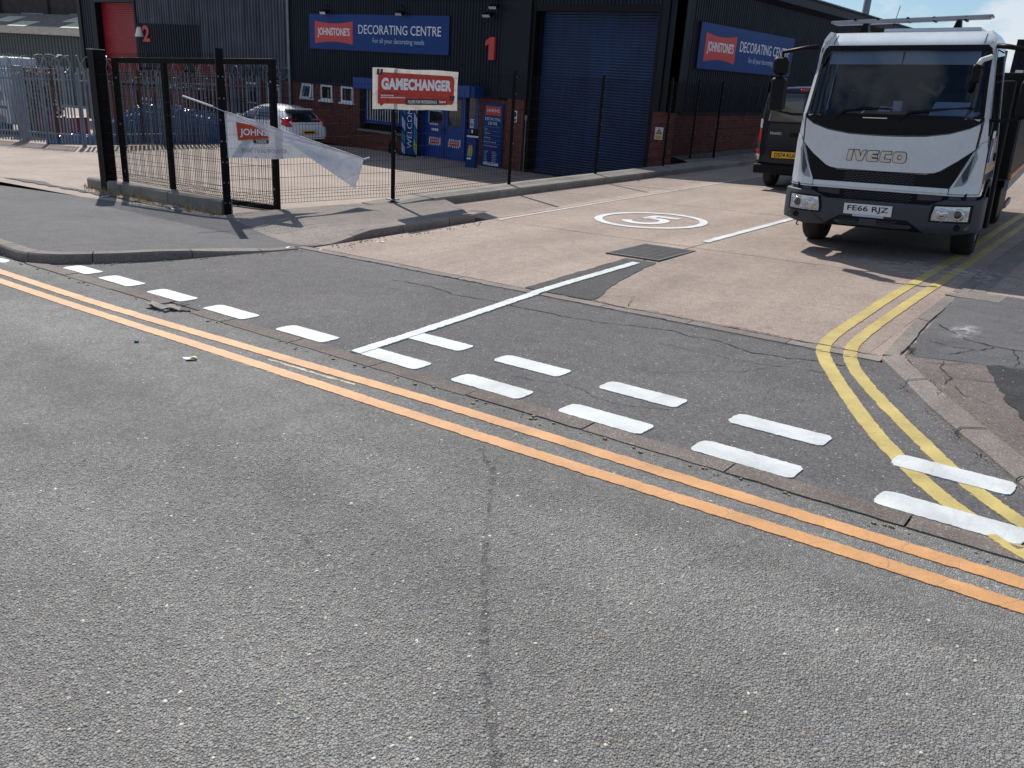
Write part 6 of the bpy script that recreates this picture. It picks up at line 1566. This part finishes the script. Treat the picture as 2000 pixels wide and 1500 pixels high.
lumpy('plastic_sheeting', M_tarp, (-29.2, 14.55), 1.2, .45, lambda x: .26, 'low crumpled blue plastic sheeting on the ground behind the palisade', 'plastic sheeting', 5, 40, 16, .09, .9)
b = MB().box(-.9, .9, -.5, .5, .0, .95)
cr_ = thing('crate', 'dark red steel crate under the pallets behind the palisade', 'crate', (-32.7, 15.3, zy(-32.7, 15.3)), Matrix.Rotation(.4, 3, 'Z'))
MB().box(-.75, .75, -.5, .5, .05, .75).build('body', M_redc, cr_); 
for x in (-.6, -.2, .2, .6): MB().box(x - .03, x + .03, -.53, -.5, .0, .8).build('rib', M_rust, cr_)

# ================================================================== BACKGROUND
sh_ = thing('shed', 'long low shed with a weathered corrugated cement roof and pale rooflights', 'building', (-72, 32, -2.2))
wall(corrugated(-110, -63.0, -2.6, 2.42, 32, .5, .05), 'green_cladding', M_green, sh_)
def roofz(y): return 2.45 + (y - 31.6) * .30
b = MB(); vs = []; n = 150; x0, x1 = -110, -63.0
for i in range(n * 2 + 1):
    x = x0 + (x1 - x0) * i / (2 * n); d = .09 if i % 2 else 0
    for y in (31.5, 34.3, 37.2): vs.append((x, y, roofz(y) + d))
b.add(vs, [(3 * i + j, 3 * i + 3 + j, 3 * i + 4 + j, 3 * i + 1 + j) for i in range(2 * n) for j in range(2)])
wall(b, 'roof', M_asb, sh_)
for x, y, w, l in ((-78.5, 33.2, 3.2, 1.5), (-72.6, 35.0, 3.4, 1.6), (-69.6, 33.2, 3.6, 1.5), (-64.6, 34.8, 2.2, 1.5), (-84, 34.6, 3.2, 1.5)):
    b = MB(); b.add([(x, y, roofz(y) + .13), (x + w, y, roofz(y) + .13), (x + w - .5, y + l, roofz(y + l) + .13), (x - .5, y + l, roofz(y + l) + .13)], [(0, 1, 2, 3)]); wall(shell(b, (0, 0, -.05)), 'rooflight', M_skyl, sh_)
wall(MB().box(-110, -63.0, 32.05, 40, -2.6, 2.4), 'wall_core', M_green, sh_)
mill = thing('brick_building', 'tall dark brick building behind the corrugated shed roof', 'building', (-80, 39, -2.2))
wall(MB().box(-120, -60, 38.5, 52, -2.5, 13), 'wall', M_dkbrick, mill)
for x in (-92, -82.5, -73, -64.5): wall(MB().box(x, x + .5, 38.3, 38.5, -2.4, 12.5), 'pier', M_dkbrick, mill)
for x in (-87, -78, -69): wall(MB().box(x, x + 4.2, 38.2, 38.5, 4.05, 4.35), 'vent_rail', M_galv, mill)
wall(MB().box(-71.2, -70.3, 38.1, 38.5, 5.0, 5.4), 'wall_light', M_lens, mill)
fu = thing('far_unit', 'distant dark clad unit beyond the lorry at the end of the drive', 'building', (0, 50, 0))
wall(corrugated(-8.1, 22, -.4, 4.85, 50, .25, .05), 'steel_cladding', M_trim, fu)
wall(MB().box(-8.1, 22, 50.06, 66, -.4, 4.8), 'wall_core', M_trim, fu)
hoard = thing('hoarding', 'white hoarding with a green panel beyond the lorry at the right edge', 'hoarding', (-5.4, 42, 0))
MB().box(-1.2, 3.5, -.05, .05, .3, 3.2).build('board', M_wht, hoard); MB().box(-.2, .7, -.07, -.05, 1.5, 3.0).build('green_panel', plain('green_sign', (.02, .32, .08), .5), hoard)
for x in (-1.0, 1.2, 3.2): MB().box(x, x + .1, .05, .12, -.6, 3.2).build('post', M_galv, hoard)
fl = tag(MB().tube([(-13.4, 43, -1), (-13.4, 43, 9.5)], .17, 10).build('flue_pipe', M_galv, smooth=True), 'tall grey flue pipe rising behind the roof of the unit', 'flue pipe')

# ================================================================== SMALL THINGS
# gully grate
gr = thing('drain_grate', 'dark cast iron drain grate set in the concrete at the end of the trench patch', 'drain grate', (-5.16, 9.70, zd(-5.16, 9.7) + .012), Matrix.Rotation(-math.atan(PA) * -1 * -1, 3, 'Y'))
MB().box(-.38, .38, -.50, -.46, -.03, .006).build('frame_end', M_iron, gr)
MB().box(-.38, .38, .46, .50, -.03, .006).build('frame_end', M_iron, gr)
MB().box(-.38, -.34, -.46, .46, -.03, .006).build('frame_side', M_iron, gr)
MB().box(.34, .38, -.46, .46, -.03, .006).build('frame_side', M_iron, gr)
MB().box(-.34, .34, -.46, .46, -.006, -.003).build('shade_plate', M_blk, gr)  # black plate paints the shade under the bars; the slab beneath is solid
for i in range(19):
    y = -.44 + i * .049; MB().box(-.34, .34, y - .014, y + .014, -.003, .004).build('bar', M_iron, gr)
for x in (-.2, -.07, .07, .2): MB().box(x - .010, x + .010, -.455, .455, -.004, .002).build('cross_bar', M_iron, gr)
cv = tag(MB().box(-.14, .14, -.10, .10, -.02, .010).build('inspection_cover', M_iron, bevel=.004), 'small dark square cover set in the drive by the end of the island kerb', 'cover'); cv.location = (-9.22, 11.03, zd(-9.22, 11.03)); cv.rotation_euler = (0, -.04, .1)
b = MB().box(-.30, .30, -.16, .16, .0, .012)
# litter
def litter(name, poly, loc, zf_, m, lab, cat='litter', curl=.02, a=0):
    b = tess(poly, .03, lambda x, y: curl * (math.sin(x * 40) * .4 + (x * 12) ** 2 * .3) + .004); shell(b, (0, 0, .0015)); o = b.build(name, m, smooth=True)
    o.location = (loc[0], loc[1], zf_(*loc)); o.rotation_euler = (0, 0, a); return tag(o, lab, cat)
litter('wrapper', [(-.06, -.02), (.03, -.045), (.07, -.01), (.05, .035), (-.03, .04)], (-5.36, 3.22), zs, M_litter, 'crumpled white and yellow wrapper lying on the street below the orange lines')
litter('wrapper_print', [(-.02, -.02), (.04, -.03), (.06, .0), (.0, .02)], (-5.35, 3.235), lambda a, c: zs(a, c) + .012, plain('yellow_print', (.65, .55, .08), .5), 'yellow printed flap of the crumpled wrapper on the street')
litter('bottle', [(-.07, -.02), (.06, -.025), (.07, .02), (-.06, .025)], (-8.19, 7.81), zd, M_litter, 'flattened clear plastic litter on the drive by the island kerb')
litter('paper_scrap', [(-.05, -.03), (.04, -.03), (.05, .02), (-.03, .035)], (-8.30, 6.86), zd, M_litter, 'tiny white scrap at the meeting of the kerbs', a=.6)
litter('paper_scrap', [(-.04, -.03), (.04, -.02), (.05, .02), (-.03, .03)], (-8.62, 6.62), zfoot, M_litter, 'tiny white scrap on the footway near the kerb meeting', a=1.2)
litter('lid', [(.11 * math.cos(q), .075 * math.sin(q)) for q in [math.pi * i / 8 for i in range(16)]], (-10.05, 3.86), zs, M_litter, 'white oval lid lying in the gutter at the left edge', curl=.005)
litter('plastic_scrap', [(-.05, -.012), (.04, -.02), (.05, .012), (-.02, .016)], (-6.05, 3.2), zs, M_sign, 'dark blue plastic scrap on the street below the orange lines', a=-.5)
litter('paper_ball', [(-.05, -.04), (.05, -.04), (.05, .04), (-.05, .04)], (-9.98, 17.7), zd, M_litter, 'small white paper ball at the foot of the fence plinth', curl=.05)
litter('paper_scrap', [(-.07, -.03), (.06, -.04), (.07, .03), (-.05, .04)], (-15.0, 7.62), zfoot, M_litter, 'white scrap below the left part of the gate kerb', a=.3)
litter('paper_scrap', [(-.09, -.03), (.08, -.04), (.07, .04), (-.05, .04)], (-12.7, 7.60), zfoot, M_ltblue, 'pale blue scrap below the right part of the gate kerb', a=.2)
b = tess(ragged([(-.20, -.05), (-.02, -.09), (.20, -.03), (.17, .06), (.02, .03), (-.16, .07)], .03, .008), .03, lambda x, y: .012 + .010 * math.sin(x * 31 + y * 22) + .006 * math.sin(y * 70)); shell(b, (0, 0, -.003)); o = b.build('rag', M_bag, smooth=True); o.location = (-6.84, 3.93, zs(-6.84, 3.93) + .012); o.rotation_euler = (0, 0, .35); tag(o, 'grey flattened rag lying over the broken channel block', 'rag')
for x, y, q, a_ in ((-7.0, 3.92, .055, .3), (-6.66, 3.99, .050, 1.2), (-6.74, 3.86, .035, 2.0)):
    b = tess(ragged([(-q, -q * .5), (q * .8, -q * .6), (q, q * .4), (-q * .6, q * .6)], .03, .006), None, lambda x, y: .010); shell(b, (0, 0, -.02)); o = b.build('kerb_fragment', M_chan); o.location = (x, y, zs(x, y) + .006); o.rotation_euler = (.1, .08, a_); tag(o, ('broken concrete fragment at the left end of the grey rag', 'broken concrete fragment at the right end of the grey rag', 'small broken concrete fragment on the street side of the grey rag')[int(q < .052) + int(q < .04)], 'concrete fragment', 'fragments of the broken channel block')
rd = tag(MB().box(-.35, .35, -.03, .03, 0, .05).build('iron_bar', M_rust), 'brown iron bar end lying in rubble at the right edge of the footway', 'bar'); rd.location = (-.05, 6.05, zs(0, 6.05) + .036); rd.rotation_euler = (0, 0, .9)
# dry grass and weeds in the joints
def tufts(name, spots, m, lab, hmin=.02, hmax=.09, per=14, cat='weeds'):
    b = MB()
    for (x, y, z) in spots:
        for k in range(random.randint(per // 2, per)):
            a = random.uniform(0, 6.28); q = random.uniform(0, .06); h = random.uniform(hmin, hmax); l = random.uniform(.2, 1.1) * h; w = .0035
            p = Vector((x + q * math.cos(a), y + q * math.sin(a), z)); t = p + Vector((l * math.cos(a), l * math.sin(a), h)); md = p.lerp(t, .5) + Vector((0, 0, h * .18)); s_ = Vector((-math.sin(a), math.cos(a), 0)) * w
            b.add([p - s_, p + s_, md + s_ * .7, md - s_ * .7, t], [(0, 1, 2, 3), (3, 2, 4)])
    return tag(b.build(name, m), lab, cat, None, 'stuff')
sp = []
for i in range(70):
    t = random.random(); x = -16.7 + 5.0 * t; y = 8.10 - .38 * t - abs(random.gauss(0, .10)); sp.append((x, y, zfoot(x, y)))
tufts('dry_grass', sp, M_straw, 'dry straw-coloured grass and debris along the foot of the gate kerb', .02, .10, 18)
tufts('weeds', [(x + random.gauss(0, .03), y + random.gauss(0, .03), zfoot(x, y)) for x, y, _ in random.sample(sp, 22)], M_weed, 'small green weeds along the foot of the gate kerb', .02, .09, 10)
ln_ = [(-1.20, 6.29), (-.93, 5.84), (-.70, 5.5), (-.50, 5.22), (-.29, 4.91)]
sp = []
for a, c in zip(ln_, ln_[1:]):
    for i in range(16):
        t = random.random(); sp.append((a[0] + (c[0] - a[0]) * t + random.gauss(0, .012) - .012, a[1] + (c[1] - a[1]) * t - .012, zs(*a)))
sp += [(-1.38 + random.gauss(0, .03), 7.06 + random.random() * .25, zr(-1.3, 7.1) + .004) for i in range(14)]
tufts('moss', sp, plain('moss', (.09, .075, .03), .95, var=.5, vs=30), 'moss and dirt in the joint below the right kerb', .002, .010, 16, 'moss')
sp = [(-1.08 + random.gauss(0, .02) + t * .75, 6.42 - t * 1.35 + random.gauss(0, .02), zs(-.8, 6) + .030) for t in [random.random() for _ in range(30)]]
tufts('weeds', sp, M_weed, 'low weeds behind the right kerb stones', .002, .012, 6)
# loose grit along kerbs
b = MB()
def grit(x, y, z):
    q = random.uniform(.003, .011); b.box(-q, q, -q * .8, q * .8, 0, q, random.choice((0, 0, 1)), Matrix.Translation((x, y, z)) @ Matrix.Rotation(random.uniform(0, 3), 4, 'Z'))
for i in range(500):
    k_ = random.random()
    if k_ < .3: q = random.choice(arc_b); x, y = q[0] + random.gauss(.06, .06), q[1] + random.gauss(-.03, .07); z = zs(x, y)
    elif k_ < .5: x, y = random.uniform(-9.4, 1.0), 3.965 - abs(random.gauss(0, .045)); z = zs(x, y)
    elif k_ < .75: x, y = -8.42 + abs(random.gauss(0, .12)), random.uniform(7, 10.2); z = zd(x, y) + .004
    else: t = random.random(); x, y = -16.6 + 4.8 * t, 7.95 - .36 * t - abs(random.gauss(0, .15)); z = zfoot(x, y)
    grit(x, y, z)
tag(b.build('grit', [M_mud, M_kerb]), 'loose grit and dry dirt along the kerbs', 'grit', None, 'stuff')
# pale cement spills
N_ = NT('cement_spill'); m_ = N_.ramp(N_.noise(6, 9, .75, sc=(1.5, .9, 1)), [(.44, 0), (.64, .85)])
at_ = N_.n('ShaderNodeAttribute', attribute_name='fade'); m_ = N_.math('MULTIPLY', m_, at_.outputs['Fac'])
N_.p.inputs['Base Color'].default_value = (.55, .53, .50, 1); N_.p.inputs['Roughness'].default_value = .9
t_ = N_.n('ShaderNodeBsdfTransparent'); x_ = N_.n('ShaderNodeMixShader'); N_.l(m_, x_.inputs[0]); N_.l(t_.outputs[0], x_.inputs[1]); N_.l(N_.p.outputs[0], x_.inputs[2]); N_.l(x_.outputs[0], N_.out.inputs[0])
No = NT('oil_stain'); mo = No.math('MULTIPLY', No.ramp(No.noise(5, 6, .6), [(.38, .1), (.62, .55)]), No.n('ShaderNodeAttribute', attribute_name='fade').outputs['Fac'])
No.p.inputs['Base Color'].default_value = (.045, .043, .04, 1); No.p.inputs['Roughness'].default_value = .6
to_ = No.n('ShaderNodeBsdfTransparent'); xo_ = No.n('ShaderNodeMixShader'); No.l(mo, xo_.inputs[0]); No.l(to_.outputs[0], xo_.inputs[1]); No.l(No.p.outputs[0], xo_.inputs[2]); No.l(xo_.outputs[0], No.out.inputs[0])
def spill(cx_, cy_, rx, ry, zfun, lab, mat_=None):
    n1, n2 = 24, 7; b = MB(); vs = [(cx_, cy_, zfun(cx_, cy_))]; fd_ = [1.0]
    for j in range(1, n2 + 1):
        for i in range(n1):
            q = 2 * math.pi * i / n1; r = j / n2; x, y = cx_ + rx * r * math.cos(q), cy_ + ry * r * math.sin(q); vs.append((x, y, zfun(x, y))); fd_.append(1 - r ** 1.6)
    fs = [(0, 1 + i, 1 + (i + 1) % n1) for i in range(n1)] + [(1 + j * n1 + i, 1 + (j + 1) * n1 + i, 1 + (j + 1) * n1 + (i + 1) % n1, 1 + j * n1 + (i + 1) % n1) for j in range(n2 - 1) for i in range(n1)]
    b.add(vs, fs); o = b.build('cement_stain' if mat_ is None else 'oil_stain', mat_ or N_.m); at = o.data.attributes.new('fade', 'FLOAT', 'POINT'); at.data.foreach_set('value', fd_)
    return tag(o, lab, None, None, 'structure')
spill(-2.05, 11.15, 1.15, .75, lambda a, c: zd(a, c) + .019, 'pale dried cement spill across the yellow lines in front of the lorry')
spill(-1.17, 8.15, .14, .32, lambda a, c: zr(a, c) + .012, 'pale dried spill on the grey footway patch')

for x, y, a, c, zf_, lab in ((-6.1, 5.6, .25, .18, lambda p, q: zs(p, q) + .005, 'dark spot on the entrance asphalt'), (-17.5, 11.5, .6, .35, lambda p, q: zy(p, q) + .012, 'dark damp patch on the yard concrete behind the fence')):
    spill(x, y, a, c, zf_, lab, No.m)
